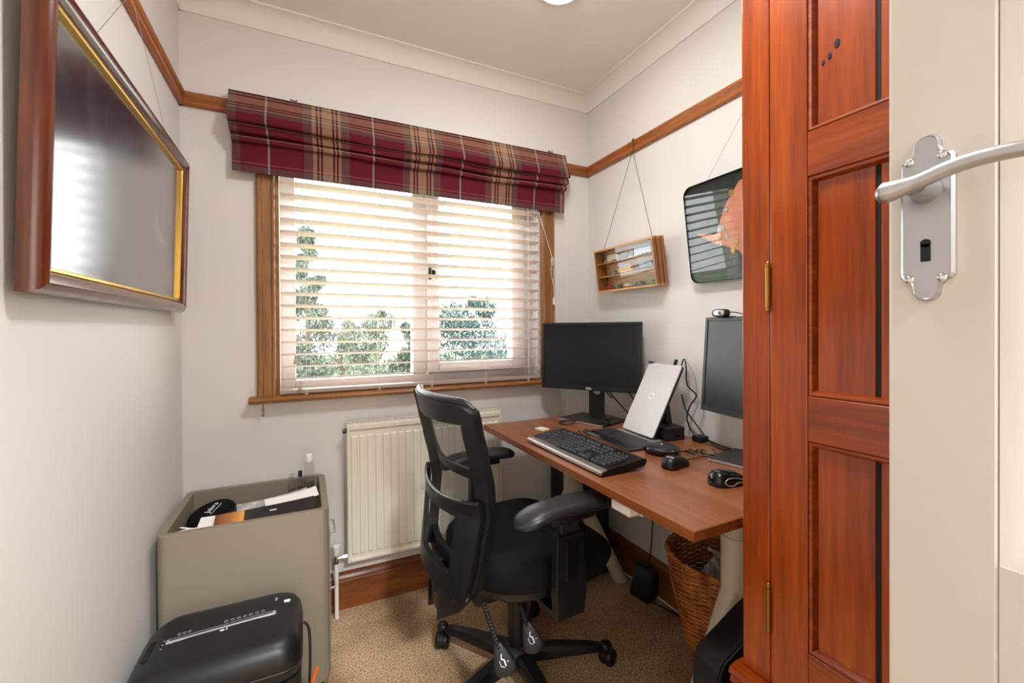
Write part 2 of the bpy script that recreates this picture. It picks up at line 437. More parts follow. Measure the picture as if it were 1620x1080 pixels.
# ================================================================== ROOM SHELL
XL, XR, YB, YF, ZC = -0.417, 1.435, 2.0, -0.55, 2.47
WX0, WX1, WZ0, WZ1 = -0.095, 1.115, 0.915, 2.02          # window opening
DX0, DX1, DZ = -0.24, 0.565, 2.03                        # doorway
struct('floor', box(BM(), (XL - 1.0, -2.2, -0.10), (XR + 0.25, YB + 0.25, 0.0)), 'carpet', label='beige flecked carpet')
struct('ceiling', box(BM(), (XL - 1.0, -2.2, ZC), (XR + 0.25, YB + 0.25, ZC + 0.1)), 'ceiling')
struct('wall_left', box(BM(), (XL - 0.15, YF, 0), (XL, YB + 0.25, ZC)), 'wall')
struct('wall_right', box(BM(), (XR, YF, 0), (XR + 0.15, YB + 0.25, ZC)), 'wall')
bm = BM()
box(bm, (XL, YB, 0), (WX0, YB + 0.25, ZC)); box(bm, (WX1, YB, 0), (XR, YB + 0.25, ZC))
box(bm, (WX0, YB, 0), (WX1, YB + 0.25, WZ0)); box(bm, (WX0, YB, WZ1), (WX1, YB + 0.25, ZC))
struct('wall_back', bm, 'wall')
bm = BM()
box(bm, (XL - 1.0, YF - 0.12, 0), (DX0, YF, ZC)); box(bm, (DX1, YF - 0.12, 0), (XR + 0.15, YF, ZC)); box(bm, (DX0, YF - 0.12, DZ), (DX1, YF, ZC))
struct('wall_front', bm, 'wall')
# the landing outside the doorway, behind the camera
struct('wall_landing_left', box(BM(), (XL - 1.0, -2.2, 0), (XL - 0.9, YF - 0.12, ZC)), 'wall')
struct('wall_landing_right', box(BM(), (XR + 0.1, -2.2, 0), (XR + 0.25, YF - 0.12, ZC)), 'wall')
struct('wall_landing_end', box(BM(), (XL - 1.0, -2.3, 0), (XR + 0.25, -2.2, ZC)), 'wall')

# coving: a hollow quarter profile with small beads
def cove_prof():
    pts = [(0, 0), (0, -0.072), (0.007, -0.072), (0.007, -0.066)]
    for k in range(9):
        a = PI / 2 * k / 8
        pts.append((0.062 - 0.053 * math.cos(a) , -0.060 + 0.053 * math.sin(a)))
    pts += [(0.066, -0.007), (0.066, 0)]
    return pts
cp = cove_prof()
struct('trim_1', sweep(BM(), cp, (XL, YB, ZC), (XR, YB, ZC), (0, -1, 0)), 'cove', True)
struct('trim_2', sweep(BM(), cp, (XL, YF, ZC), (XL, YB, ZC), (1, 0, 0)), 'cove', True)
struct('trim_3', sweep(BM(), cp, (XR, YF, ZC), (XR, YB, ZC), (-1, 0, 0)), 'cove', True)

# picture rails: ogee moulding in honey pine
rp = [(0, 0), (0.012, 0), (0.018, 0.006), (0.019, 0.014), (0.014, 0.020), (0.012, 0.026), (0.018, 0.034), (0.022, 0.042), (0.020, 0.050), (0.010, 0.052), (0, 0.048)]
ZR = 2.043
struct('trim_4', sweep(BM(), rp, (XL, YB, ZR), (XR, YB, ZR), (0, -1, 0)), 'pine', label='honey pine picture rail above the window')
struct('trim_5', sweep(BM(), rp, (XL, YF, ZR), (XL, YB, ZR), (1, 0, 0)), 'pine_y', label='honey pine picture rail on the left wall')
struct('trim_6', sweep(BM(), rp, (XR, YF, ZR), (XR, YB, ZR), (-1, 0, 0)), 'pine_y', label='honey pine picture rail on the right wall')

sp = [(0, 0), (0.018, 0), (0.018, 0.118), (0.015, 0.124), (0.016, 0.132), (0.010, 0.142), (0.008, 0.152), (0, 0.155)]
struct('baseboard_back', sweep(BM(), sp, (XL, YB, 0), (XR, YB, 0), (0, -1, 0)), 'skirt_x', label='dark stained skirting board under the window')
struct('baseboard_left', sweep(BM(), sp, (XL, YF, 0), (XL, YB, 0), (1, 0, 0)), 'skirt_y')
struct('baseboard_right', sweep(BM(), sp, (XR, YF, 0), (XR, YB, 0), (-1, 0, 0)), 'skirt_y', label='stained skirting board below the desk')

# ------------------------------------------------------------------ window
win = struct_root('window_1', 'white two-pane window behind the slatted blind', (0, 0, 0))
y0, y1 = 2.075, 2.135
bm = BM()
def bar(a, b): box(bm, (a[0], y0, a[1]), (b[0], y1, b[1]), 0.006, 2)
bar((WX0 - 0.01, 0.93), (-0.035, WZ1)); bar((1.062, 0.93), (WX1 + 0.01, WZ1))
bar((-0.035, 0.93), (1.062, 0.985)); bar((-0.035, 1.96), (1.062, WZ1)); bar((0.468, 0.985), (0.535, 1.96))
struct('window_frame', bm, 'upvc', True, parent=win)
bm = BM(); y0, y1 = 2.050, 2.120
bar((0.535, 0.988), (0.592, 1.955)); bar((0.985, 0.988), (1.055, 1.955)); bar((0.592, 0.988), (0.985, 1.040)); bar((0.592, 1.90), (0.985, 1.955))
sash = struct('opening_sash', bm, 'upvc', True, parent=win)
bm = BM(); box(bm, (0.535, 2.036, 1.44), (0.553, 2.052, 1.50), 0.004); tube(bm, [(0.557, 2.037, 1.472), (0.557, 2.028, 1.472)], 0.012, 16)
obj('window_lock', bm, 'black', win, True)
struct('window_pane', box(BM(), (-0.035, 2.105, 0.985), (0.468, 2.109, 1.96)), 'glass', parent=win)
struct('window_pane', box(BM(), (0.592, 2.09, 1.040), (0.985, 2.094, 1.90)), 'glass', parent=win)
# reveal lining boards and architrave in oak
bm = BM(); box(bm, (WX0, 2.0, WZ0), (WX0 + 0.004, 2.08, WZ1)); box(bm, (WX1 - 0.004, 2.0, WZ0), (WX1, 2.08, WZ1)); box(bm, (WX0, 2.0, WZ1 - 0.004), (WX1, 2.08, WZ1))
struct('window_lining', bm, 'upvc', parent=win)
ap = [(0, 0), (0, 0.018), (0.008, 0.024), (0.020, 0.024), (0.024, 0.019), (0.052, 0.019), (0.058, 0.024), (0.064, 0.024), (0.068, 0.016), (0.074, 0.013), (0.080, 0.010), (0.080, 0)]
bm = BM(); prism(bm, [(-0.172 + a, 2.0 - b) for a, b in ap], 'Z', 0.93, 2.04)
struct('architrave', bm, 'oak_z', parent=win)
bm = BM(); prism(bm, [(1.204 - a, 2.0 - b) for a, b in ap], 'Z', 0.93, 2.04)
struct('architrave', bm, 'oak_z', parent=win)
bm = BM(); sill_prof = [(2.075, 0.912), (2.075, 0.936), (1.955, 0.936), (1.945, 0.932), (1.940, 0.924), (1.943, 0.915), (1.953, 0.910), (1.99, 0.910)]
prism(bm, sill_prof, 'X', -0.198, 1.230)
struct('window_sill', bm, 'oak_x', True, parent=win)

# ------------------------------------------------------------------ the open door beside the camera
door = struct_root('door_1', 'cream painted panelled door standing open at the right edge', (0.56, -0.53, 0))
# local: leaf runs along +y (hinge at 0, free edge at 0.772), face towards -x at x = 0, 40 mm thick
DW = 0.772; TH = 0.04
bm = BM(); box(bm, (0, 0.690, 0.01), (TH, DW, 2.0), 0.003)
box(bm, (0, 0, 0.01), (TH, 0.10, 2.0), 0.003)
for za, zb in ((0.01, 0.22), (0.78, 0.985), (1.88, 2.0)): box(bm, (0, 0.10, za), (TH, 0.690, zb))
box(bm, (0, 0.365, 0.22), (TH, 0.455, 0.78)); box(bm, (0, 0.365, 0.985), (TH, 0.455, 1.88))
struct('stiles_and_rails', bm, 'door_paint', parent=door)
for ya, yb in ((0.10, 0.365), (0.455, 0.690)):
    for za, zb in ((0.22, 0.78), (0.985, 1.88)):
        struct('panel', box(BM(), (0.0075, ya, za), (0.030, yb, zb)), 'door_paint', parent=door)
        bm = BM()
        w = 0.016
        for lo, hi, d in (((ya, za), (yb, zb), 0),):
            o4 = [(ya, za), (yb, za), (yb, zb), (ya, zb)]; i4 = [(ya + w, za + w), (yb - w, za + w), (yb - w, zb - w), (ya + w, zb - w)]
            R = [ring(bm, [(0.0005, *q) for q in o4]), ring(bm, [(0.002, q[0] + (0.4 * (i4[k][0] - q[0])), q[1] + 0.4 * (i4[k][1] - q[1])) for k, q in enumerate(o4)]), ring(bm, [(0.0065, *q) for q in i4]), ring(bm, [(0.0085, *q) for q in i4])]
            skin(bm, R, True, False, False)
        struct('moulding', bm, 'door_paint', True, parent=door)
# furniture: shaped back plate, lever, screws, keyhole
PY, PZ = 0.739, 1.3075
def plate_half(n=8):
    pts = [(0.021, 0.0), (0.021, 0.057), (0.0195, 0.0595)]
    for k in range(n + 1):      # hollow sweep up from the shoulder
        a = PI / 2 * (1 - k / n); pts.append((0.0190 - 0.0085 * math.cos(a), 0.0725 - 0.0120 * math.sin(a)))
    for k in range(1, n + 1):   # round dome
        a = PI / 2 * k / n; pts.append((0.0105 * math.cos(a), 0.0725 + 0.0100 * math.sin(a)))
    return pts
h = plate_half()
out = [(x, z) for x, z in h] + [(-x, z) for x, z in h[::-1]][1:] + [(-x, -z) for x, z in h][1:] + [(x, -z) for x, z in h[::-1]][1:-1]
bm = BM(); R = []
for k, (s, d) in enumerate(((1.0, 0.0), (1.0, -0.003), (0.90, -0.0065), (0.86, -0.0055))):
    sz = 1 - (1 - s) * 0.25
    R.append(ring(bm, [(d, PY + x * s, PZ + z * sz) for x, z in out]))
skin(bm, R)
plate = obj('back_plate', bm, 'satin', door, True, angle=25); plate['label'] = 'satin chrome shaped lock plate'
for sy in (-1, 1):
    for sz in (-1, 1):
        z = PZ + (0.058 if sz > 0 else -0.060)
        bm = BM(); superell(bm, (0, 0, 0), (0.0042, 0.0042, 0.003), 1, 1, 12, 8, mtx=T(-0.0058, PY + sy * 0.0125, z) @ RY(90))
        box(bm, (-0.0093, PY + sy * 0.0125 - 0.0035, z - 0.0005), (-0.0088, PY + sy * 0.0125 + 0.0035, z + 0.0005))
        obj('screw', bm, 'chrome', plate, True)
bm = BM(); tube(bm, [(-0.0058, PY, PZ - 0.025), (-0.0062, PY, PZ - 0.025)], 0.0042, 14); box(bm, (-0.0062, PY - 0.0038, PZ - 0.043), (-0.0058, PY + 0.0038, PZ - 0.026))
obj('keyhole', bm, 'dark', plate)
bm = BM(); tube(bm, [(-0.005, PY, 1.3345), (-0.012, PY, 1.3345), (-0.028, PY, 1.3355)], [0.013, 0.0105, 0.009], 20)
LP = [(-0.036, 0.765, 1.3345), (-0.037, 0.757, 1.3335), (-0.037, 0.744, 1.3350), (-0.037, 0.729, 1.3375), (-0.037, 0.710, 1.3425), (-0.037, 0.690, 1.3445), (-0.037, 0.668, 1.3435), (-0.036, 0.650, 1.3405)]
lp = smooth_path(LP, 5); rad = []
for i in range(len(lp)):
    t = i / (len(lp) - 1); rad.append(0.003 + 0.0078 * math.sqrt(min(1, t * 8)) * (1 - 0.48 * min(1, max(0, t - 0.12) / 0.25)) if t < 0.37 else 0.00706 * (1.0 - 0.12 * (t - 0.37)) if t < 0.96 else 0.004)
tube(bm, lp, rad, 14)
lev = obj('lever_handle', bm, 'satin', door, True); lev['label'] = 'curved satin chrome lever'

# door casing round the opening
bm = BM(); box(bm, (DX0 - 0.06, YF, 0), (DX0, YF + 0.018, DZ + 0.06)); box(bm, (DX1 + 0.04, YF, 0), (DX1 + 0.10, YF + 0.018, DZ + 0.06)); box(bm, (DX0, YF, DZ), (DX1 + 0.04, YF + 0.018, DZ + 0.06))
struct('trim_7', bm, 'door_paint')

# ================================================================== LAMPS
lamp = thing('ceiling_light', 'round white ceiling light glowing at the top of the picture', 'lamp', (0.860, 1.366, ZC))
obj('bezel', lathe(BM(), [(0.085, 0), (0.085, -0.012), (0.078, -0.016), (0.070, -0.012)], n=32), 'white', lamp, True)
obj('diffuser', lathe(BM(), [(0.070, -0.010), (0.066, -0.020), (0.050, -0.030), (0.025, -0.034), (0.002, -0.035)], n=32), glow('lamp_diffuser', '#fff3e2', 14.0), lamp, True)
ld = bpy.data.lights.new('ceiling_light_bulb', 'AREA'); ld.shape = 'DISK'; ld.size = 0.16; ld.energy = DOWNLIGHT_W; ld.color = (1.0, 0.98, 0.95)
lo = bpy.data.objects.new('ceiling_light_bulb', ld); C.objects.link(lo); lo.parent = lamp; lo.location = (0, 0, -0.04)
cl = thing('ceiling_lamp', 'flush round ceiling lamp above the middle of the room', 'lamp', (0.46, 0.70, ZC))
obj('shade', lathe(BM(), [(0.15, 0), (0.15, -0.03), (0.13, -0.06), (0.07, -0.08), (0.002, -0.085)], n=32), glow('centre_shade', '#fffaf4', 5.0), cl, True)
ld3 = bpy.data.lights.new('ceiling_lamp_bulb', 'POINT'); ld3.shadow_soft_size = 0.07; ld3.energy = CENTRE_LAMP_W; ld3.color = (0.93, 0.965, 1.0)
lo3 = bpy.data.objects.new('ceiling_lamp_bulb', ld3); C.objects.link(lo3); lo3.parent = cl; ld4 = bpy.data.lights.new('ceiling_lamp_downlight', 'AREA'); ld4.shape = 'DISK'; ld4.size = 0.26; ld4.energy = CENTRE_DOWN_W; ld4.color = (0.93, 0.965, 1.0); lo4 = bpy.data.objects.new('ceiling_lamp_downlight', ld4); C.objects.link(lo4); lo4.parent = cl; lo4.location = (0, 0, -0.10); lo3.location = (0, 0, -0.17)
hl = thing('landing_fill_light', 'added round fill light on the unseen landing outside the doorway', 'lamp', (0.47, -1.25, ZC))  # added fill lamp, out of view, to brighten the near side of the room
obj('shade', lathe(BM(), [(0.14, 0), (0.14, -0.03), (0.12, -0.06), (0.06, -0.08), (0.002, -0.085)], n=32), glow('landing_fill_shade', '#fff1de', 8.0), hl, True)
ld2 = bpy.data.lights.new('landing_fill_bulb', 'AREA'); ld2.shape = 'DISK'; ld2.size = 0.25; ld2.energy = HALL_FILL_W; ld2.color = (0.93, 0.965, 1.0)
lo2 = bpy.data.objects.new('landing_fill_bulb', ld2); C.objects.link(lo2); lo2.parent = hl; lo2.location = (0, 0, -0.10)

# ================================================================== BLINDS
vb = thing('venetian_blind', 'white wooden slatted venetian blind filling the window', 'blind', (0.51, 1.988, 0.937))
L2 = 0.597
bm = BM()
f = lambda s, t: (-L2 + 2 * L2 * s, (t - 0.5) * 0.05, -(t - 0.5) * 0.0085 + 0.0016 * (1 - (2 * t - 1) ** 2))
surf(bm, f, 1, 4, thick=0.003)
slat0 = obj('slat', bm, 'slat', vb, False, loc=(0, 0, 0.062))
for k in range(1, 21): copy_obj(slat0, vb, (0, 0, 0.062 + 0.0497 * k))
obj('bottom_rail', box(BM(), (-L2, -0.026, 0.004), (L2, 0.024, 0.020), 0.004), plain('bottom_rail_taupe', '#a8958a', 0.45), vb)
obj('head_rail', box(BM(), (-L2 - 0.003, -0.028, 1.04), (L2 + 0.003, 0.026, 1.08)), 'white', vb)
for x in (-0.505, -0.215, 0.02, 0.29, 0.525):
    bm = BM()
    for y in (-0.027, 0.026): tube(bm, [(x, y, 0.004), (x, y, 1.05)], 0.0009, 5)
    obj('ladder_cord', bm, 'cord', vb)
    obj('rail_button', lathe(BM(), [(0.008, 0.004), (0.008, -0.002), (0.005, -0.004)], (x, -0.020, 0), 12), 'tassel', vb, True)
for x, z in ((-0.543, 0.125), (-0.528, 0.022)):
    bm = BM(); tube(bm, [(x, -0.036, z + 0.03), (x - 0.001, -0.034, 1.04)], 0.0008, 5); obj('pull_cord', bm, 'cord', vb)
    obj('tassel', lathe(BM(), [(0.0025, 0.036), (0.004, 0.034), (0.0055, 0.018), (0.0088, 0.004), (0.0085, 0), (0.004, -0.001)], (x, -0.036, z), 14), 'tassel', vb, True)
# operating cord tied back at the right jamb
bm = BM()
tube(bm, smooth_path([(1.093, 1.955, 1.80), (1.135, 1.957, 1.69), (1.176, 1.960, 1.575)], 4), 0.0014, 6)
tube(bm, smooth_path([(1.176, 1.960, 1.575), (1.168, 1.957, 1.49), (1.181, 1.956, 1.43), (1.184, 1.956, 1.36)], 5), 0.0012, 6)
tube(bm, smooth_path([(1.176, 1.960, 1.575), (1.183, 1.957, 1.50), (1.180, 1.956, 1.43)], 5), 0.0012, 6)
for a in range(3): tube(bm, [(1.176 + 0.008 * math.cos(t), 1.956, 1.566 - a * 0.010 + 0.010 * math.sin(t)) for t in [2 * PI * k / 10 for k in range(10)]], 0.0013, 5, True)
cordo = tag(obj('pull_cord', bm, 'cord', None, True), 'white cord knotted and looped on the right window frame', 'cord')
obj('connector', box(BM(), (1.1785, 1.950, 1.325), (1.1895, 1.962, 1.362), 0.002), 'white', cordo)

rb = thing('roman_blind', 'red and beige tartan fabric roman blind folded up above the window', 'blind', (0.50, 2.0, 1.81))
prof = [(0.040, 2.122), (0.050, 2.118), (0.062, 2.085), (0.080, 2.045), (0.096, 2.010), (0.101, 1.992), (0.096, 1.982), (0.082, 1.986), (0.074, 1.996), (0.070, 1.992), (0.080, 1.972), (0.086, 1.958), (0.081, 1.950), (0.068, 1.955), (0.062, 1.960), (0.060, 1.953), (0.070, 1.937), (0.073, 1.927), (0.067, 1.921), (0.056, 1.926), (0.052, 1.918), (0.050, 1.870), (0.047, 1.812)]
pl = [0.0]
for a, b in zip(prof[:-1], prof[1:]): pl.append(pl[-1] + math.hypot(a[0] - b[0], a[1] - b[1]))
NX = 60
def rpt(s, j):
    x = -0.755 + 1.51 * s; o, z = prof[j]
    w = max(0.0, min(1.0, (2.09 - z) / 0.06)) * max(0.0, min(1.0, (z - 1.83) / 0.08))
    dz = w * (0.006 * math.sin(7.0 * s + 0.6) + 0.010 * math.exp(-((s - 0.56) / 0.10) ** 2) - 0.004)
    do = w * 0.006 * math.sin(11 * s + j * 0.25)
    shrink = 0.012 * max(0.0, min(1.0, (1.99 - z) / 0.06))
    return (x * (1 - shrink), -(o + do), z + dz - 1.81)
bm = BM(); lay = bm.loops.layers.uv.verify(); g = [[bm.verts.new(rpt(i / NX, j)) for j in range(len(prof))] for i in range(NX + 1)]
bk = [[bm.verts.new((v.co.x, v.co.y + 0.003, v.co.z + 0.0005)) for v in r] for r in g]
vmap = [0.0]  # fabric v so that the sett stays readable: outer face length
for j in range(len(prof) - 1):
    for i in range(NX):
        q = ((i, j), (i + 1, j), (i + 1, j + 1), (i, j + 1))
        for G, fl in ((g, False), (bk, True)):
            vs = [G[a][b] for a, b in q]
            fc = bm.faces.new(vs[::-1] if fl else vs)
            for l in fc.loops:
                a, b = next((a, b) for a, b in q if G[a][b] == l.vert)
                l[lay].uv = (-0.255 + 1.51 * a / NX, pl[b] * 0.4975 / pl[-1])
for i in range(NX):
    for j in (0, len(prof) - 1): bm.faces.new((g[i][j], g[i + 1][j], bk[i + 1][j], bk[i][j]))
for j in range(len(prof) - 1):
    for i in (0, NX): bm.faces.new((g[i][j], g[i][j + 1], bk[i][j + 1], bk[i][j]))
obj('fabric', bm, 'tartan', rb, True, angle=80)
obj('head_batten', box(BM(), (-0.752, -0.044, 0.285), (0.752, -0.022, 0.313)), 'white', rb)
for x in (-0.545, 0.655):
    bm = BM(); box(bm, (x, -0.046, 0.312), (x + 0.024, -0.001, 0.3155)); box(bm, (x, -0.046, 0.312), (x + 0.003, -0.036, 0.320)); box(bm, (x + 0.021, -0.046, 0.312), (x + 0.024, -0.036, 0.320)); obj('bracket', bm, 'charcoal', rb)
bm = BM(); tube(bm, [(1.290, 1.993, 1.85), (1.291, 1.994, 1.20), (1.292, 1.994, 0.62)], 0.0022, 8)
tag(obj('wall_wire', bm, 'white', None, True), 'thin white wire running down the wall beside the window', 'cable')
bm = BM(); tube(bm, smooth_path([(-0.150, 1.962, 0.910), (-0.150, 1.961, 0.893), (-0.149, 1.958, 0.886), (-0.147, 1.955, 0.868), (-0.150, 1.950, 0.862), (-0.154, 1.953, 0.872)], 4), 0.0015, 6)
hk = tag(obj('hanging_hook', bm, 'black', None, True), 'small wire hook with clear tab under the window sill', 'hook')
obj('tab', cbox(BM(), (-0.151, 1.957, 0.884), (0.014, 0.002, 0.016), 0.0008), 'clear', hk)

# ================================================================== RADIATOR
rd = thing('radiator', 'off-white panel radiator with vertical flutes under the window', 'radiator', (0.505, 1.905, 0.0))
# local x -0.35..0.35; front face at y = 0, depth 0.07
obj('back_panel', box(BM(), (-0.350, 0.006, 0.232), (0.350, 0.018, 0.800), 0.004), 'white_metal', rd)
bm = BM()
for a, b in (((-0.350, 0.232), (-0.338, 0.800)), ((0.338, 0.232), (0.350, 0.800)), ((-0.338, 0.232), (0.338, 0.244)), ((-0.338, 0.782), (0.338, 0.800))): box(bm, (a[0], 0.0, a[1]), (b[0], 0.010, b[1]), 0.002)
obj('rim', bm, 'white_metal', rd)
def flute(bm, x, w=0.0225, z0=0.262, z1=0.757):
    R = []
    for z, s, d in ((z0, 0.7, 0.006), (z0 + 0.006, 0.92, 0.0), (z1 - 0.006, 0.92, 0.0), (z1, 0.7, 0.006)):
        R.append(ring(bm, [(x - w / 2 * s - 0.002, 0.0065, z), (x - w / 2 * s, d - 0.001 if d == 0 else d, z), (x + w / 2 * s, d - 0.001 if d == 0 else d, z), (x + w / 2 * s + 0.002, 0.0065, z)]))
    skin(bm, R)
    return bm
n_fl = 21; pit = 0.0322
fl0 = obj('flute', flute(BM(), 0.0), 'white_metal', rd, False, loc=(-pit * (n_fl - 1) / 2, 0, 0))
for k in range(1, n_fl): copy_obj(fl0, rd, (-pit * (n_fl - 1) / 2 + pit * k, 0, 0))
bm = BM(); box(bm, (-0.350, 0.012, 0.24), (-0.346, 0.072, 0.806)); box(bm, (0.346, 0.012, 0.24), (0.350, 0.072, 0.806)); box(bm, (-0.34, 0.060, 0.24), (0.34, 0.072, 0.79))
obj('side_panel', bm, 'white_metal', rd)
bm = BM(); box(bm, (-0.346, 0.012, 0.800), (0.346, 0.022, 0.806)); box(bm, (-0.346, 0.058, 0.800), (0.346, 0.072, 0.806))
for k in range(63): box(bm, (-0.344 + k * 0.011, 0.022, 0.801), (-0.344 + k * 0.011 + 0.005, 0.058, 0.805))
o = obj('top_grille', bm, 'white_metal', rd); o['kind'] = 'stuff'
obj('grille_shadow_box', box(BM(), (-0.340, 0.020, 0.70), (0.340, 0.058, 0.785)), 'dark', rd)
bm = BM(); tube(bm, [(-0.365, 0.035, 0.775), (-0.350, 0.035, 0.775)], 0.010, 6); obj('bleed_valve', bm, 'charcoal', rd)
vx = -0.393
va = obj('valve_cap', lathe(BM(), [(0.012, 0.262), (0.0135, 0.264), (0.0135, 0.292), (0.0155, 0.294), (0.0155, 0.303), (0.012, 0.305)], (vx, 0.03, 0), 18), 'white', rd, True)
bm = BM(); tube(bm, [(vx, 0.03, 0.262), (vx, 0.03, 0.235)], 0.009, 12); tube(bm, [(vx, 0.03, 0.250), (-0.366, 0.03, 0.250)], 0.0075, 8); tube(bm, [(-0.368, 0.03, 0.250), (-0.349, 0.03, 0.250)], 0.010, 6); tube(bm, [(vx, 0.03, 0.240), (vx, 0.03, 0.228)], 0.0105, 6)
obj('valve_body', bm, 'chrome', rd, True)
bm = BM(); tube(bm, [(vx, 0.03, 0.23), (vx, 0.03, 0.0)], 0.0085, 14); obj('supply_pipe', bm, 'white', rd, True)
bm = BM(); tube(bm, [(0.375, 0.03, 0.23), (0.375, 0.03, 0.0)], 0.0085, 14); tube(bm, [(0.375, 0.03, 0.232), (0.349, 0.03, 0.25)], 0.008, 8); lathe(bm, [(0.0135, 0.23), (0.0135, 0.28), (0.010, 0.285)], (0.375, 0.03, 0), 16); obj('return_pipe', bm, 'white', rd, True)

# ================================================================== WALL PIECES
# large framed picture on the left wall, leaning out at the top
def big_painting():
    m, nt, p = new_mat('dark_glazed_painting')
    t = nt.nodes.new('ShaderNodeTexCoord'); n = nt.nodes.new('ShaderNodeTexNoise'); n.inputs['Scale'].default_value = 5.5; n.inputs['Detail'].default_value = 5; n.inputs['Distortion'].default_value = 1.2
    nt.links.new(t.outputs['Object'], n.inputs['Vector'])
    r = nt.nodes.new('ShaderNodeValToRGB'); e = r.color_ramp.elements; e[0].position, e[0].color = 0.42, lin('#22262c'); e[1].position, e[1].color = 0.82, lin('#8d8a86')
    k = e.new(0.62); k.color = lin('#40454c')
    nt.links.new(n.outputs['Fac'], r.inputs['Fac']); nt.links.new(r.outputs['Color'], p.inputs['Base Color'])
    p.inputs['Roughness'].default_value = 0.24; p.inputs['Specular IOR Level'].default_value = 1.0; p.inputs['Coat Weight'].default_value = 1.0; p.inputs['Coat Roughness'].default_value = 0.16
    return m
PW, PH = 0.925, 0.530
pic = thing('framed_picture', 'large dark picture in a rounded mahogany frame on the left wall', 'picture', (-0.387, 1.3975, 1.262), rot=(0, math.radians(1.6), 0))
# local: y along the wall, z up, x out of the wall
fp = [(0, 0.0), (0, 0.016), (0.006, 0.028), (0.017, 0.034), (0.028, 0.031), (0.036, 0.023), (0.038, 0.016), (0.038, 0.0)]   # (in from the edge, out from wall)
def side(bm, a, b, inn):
    A, B, I = Vector(a), Vector(b), Vector(inn); d = (B - A).normalized()
    skin(bm, [ring(bm, [A + I * p[0] + d * p[0] + Vector((p[1] - 0.018, 0, 0)) for p in fp]), ring(bm, [B + I * p[0] - d * p[0] + Vector((p[1] - 0.018, 0, 0)) for p in fp])])
    return bm
c4 = [(0, -PW / 2, 0), (0, PW / 2, 0), (0, PW / 2, PH), (0, -PW / 2, PH)]
inn = [(0, 0, 1), (0, -1, 0), (0, 0, -1), (0, 1, 0)]
for k in range(4):
    obj('frame_rail', side(BM(), c4[k], c4[(k + 1) % 4], inn[k]), 'frame_wood' if k % 2 == 0 else 'frame_wood_z', pic, True)
w = 0.038
for k, (lo_, hi_) in enumerate((((-PW / 2 + w, w), (PW / 2 - w, w + 0.008)), ((-PW / 2 + w, PH - w - 0.008), (PW / 2 - w, PH - w)), ((-PW / 2 + w, w + 0.008), (-PW / 2 + w + 0.008, PH - w - 0.008)), ((PW / 2 - w - 0.008, w + 0.008), (PW / 2 - w, PH - w - 0.008)))):
    bm = BM(); box(bm, (-0.012, lo_[0], lo_[1]), (0.003, hi_[0], hi_[1]), 0.002); obj('gilt_slip', bm, 'gold', pic)
obj('painting', box(BM(), (-0.014, -PW / 2 + w, w), (-0.006, PW / 2 - w, PH - w)), big_painting(), pic)
bm = BM()
tube(bm, [(-0.388, 1.40, 2.050), (-0.370, 1.62, 1.785)], 0.0007, 5); tube(bm, [(-0.388, 1.40, 2.050), (-0.370, 1.13, 1.785)], 0.0007, 5)
tag(obj('picture_wire', bm, 'satin'), 'thin wires holding the large picture from the left rail', 'wire')
bm = BM(); tube(bm, smooth_path([(-0.398, 1.40, 2.092), (-0.390, 1.40, 2.098), (-0.388, 1.40, 2.075), (-0.388, 1.40, 2.046)], 4), 0.003, 8)
tag(obj('picture_hook', bm, 'brass', None, True), 'brass hook on the left picture rail above the large picture', 'hook')

# display case on the right wall
CA = math.radians(-8)
case = thing('display_case', 'small pine glass-fronted case of toy vehicles hung on the right wall', 'display case', (1.392, 1.598, 1.385), rot=(0, CA, 0))
cw, ch, cd = 0.205, 0.212, 0.066      # half width (y), height, depth; local x: front at -0.037, back at +0.029
xf, xb = -0.037, 0.029
t = 0.010
for a, b, nm, mt in (((xf, -cw, 0), (xb, cw, t), 'bottom_board', 'case_wood'), ((xf, -cw, ch - t), (xb, cw, ch), 'top_board', 'case_wood'), ((xf, -cw, t), (xb, -cw + t, ch - t), 'side_board', 'case_side'), ((xf, cw - t, t), (xb, cw, ch - t), 'side_board', 'case_side'),
                     ((xf + 0.006, -cw + t, 0.074), (xb - 0.004, cw - t, 0.079), 'shelf', 'case_wood'), ((xf + 0.006, -cw + t, 0.139), (xb - 0.004, cw - t, 0.144), 'shelf', 'case_wood'), ((xb - 0.004, -cw + t, t), (xb, cw - t, ch - t), 'back_board', 'case_wood')):
    obj(nm, box(BM(), a, b, 0.001, 1), mt, case)
obj('glass_front', box(BM(), (xf + 0.002, -cw + t, t), (xf + 0.004, cw - t, ch - t)), 'case_glass', case)
bm = BM(); box(bm, (xf + 0.018, -cw - 0.0012, 0.002), (xf + 0.020, -cw, ch - 0.002)); box(bm, (xf + 0.044, -cw - 0.0012, 0.002), (xf + 0.046, -cw, ch - 0.002)); obj('side_groove', bm, 'dark', case)
bpy.context.view_layer.update()
CM = case.matrix_world.copy()
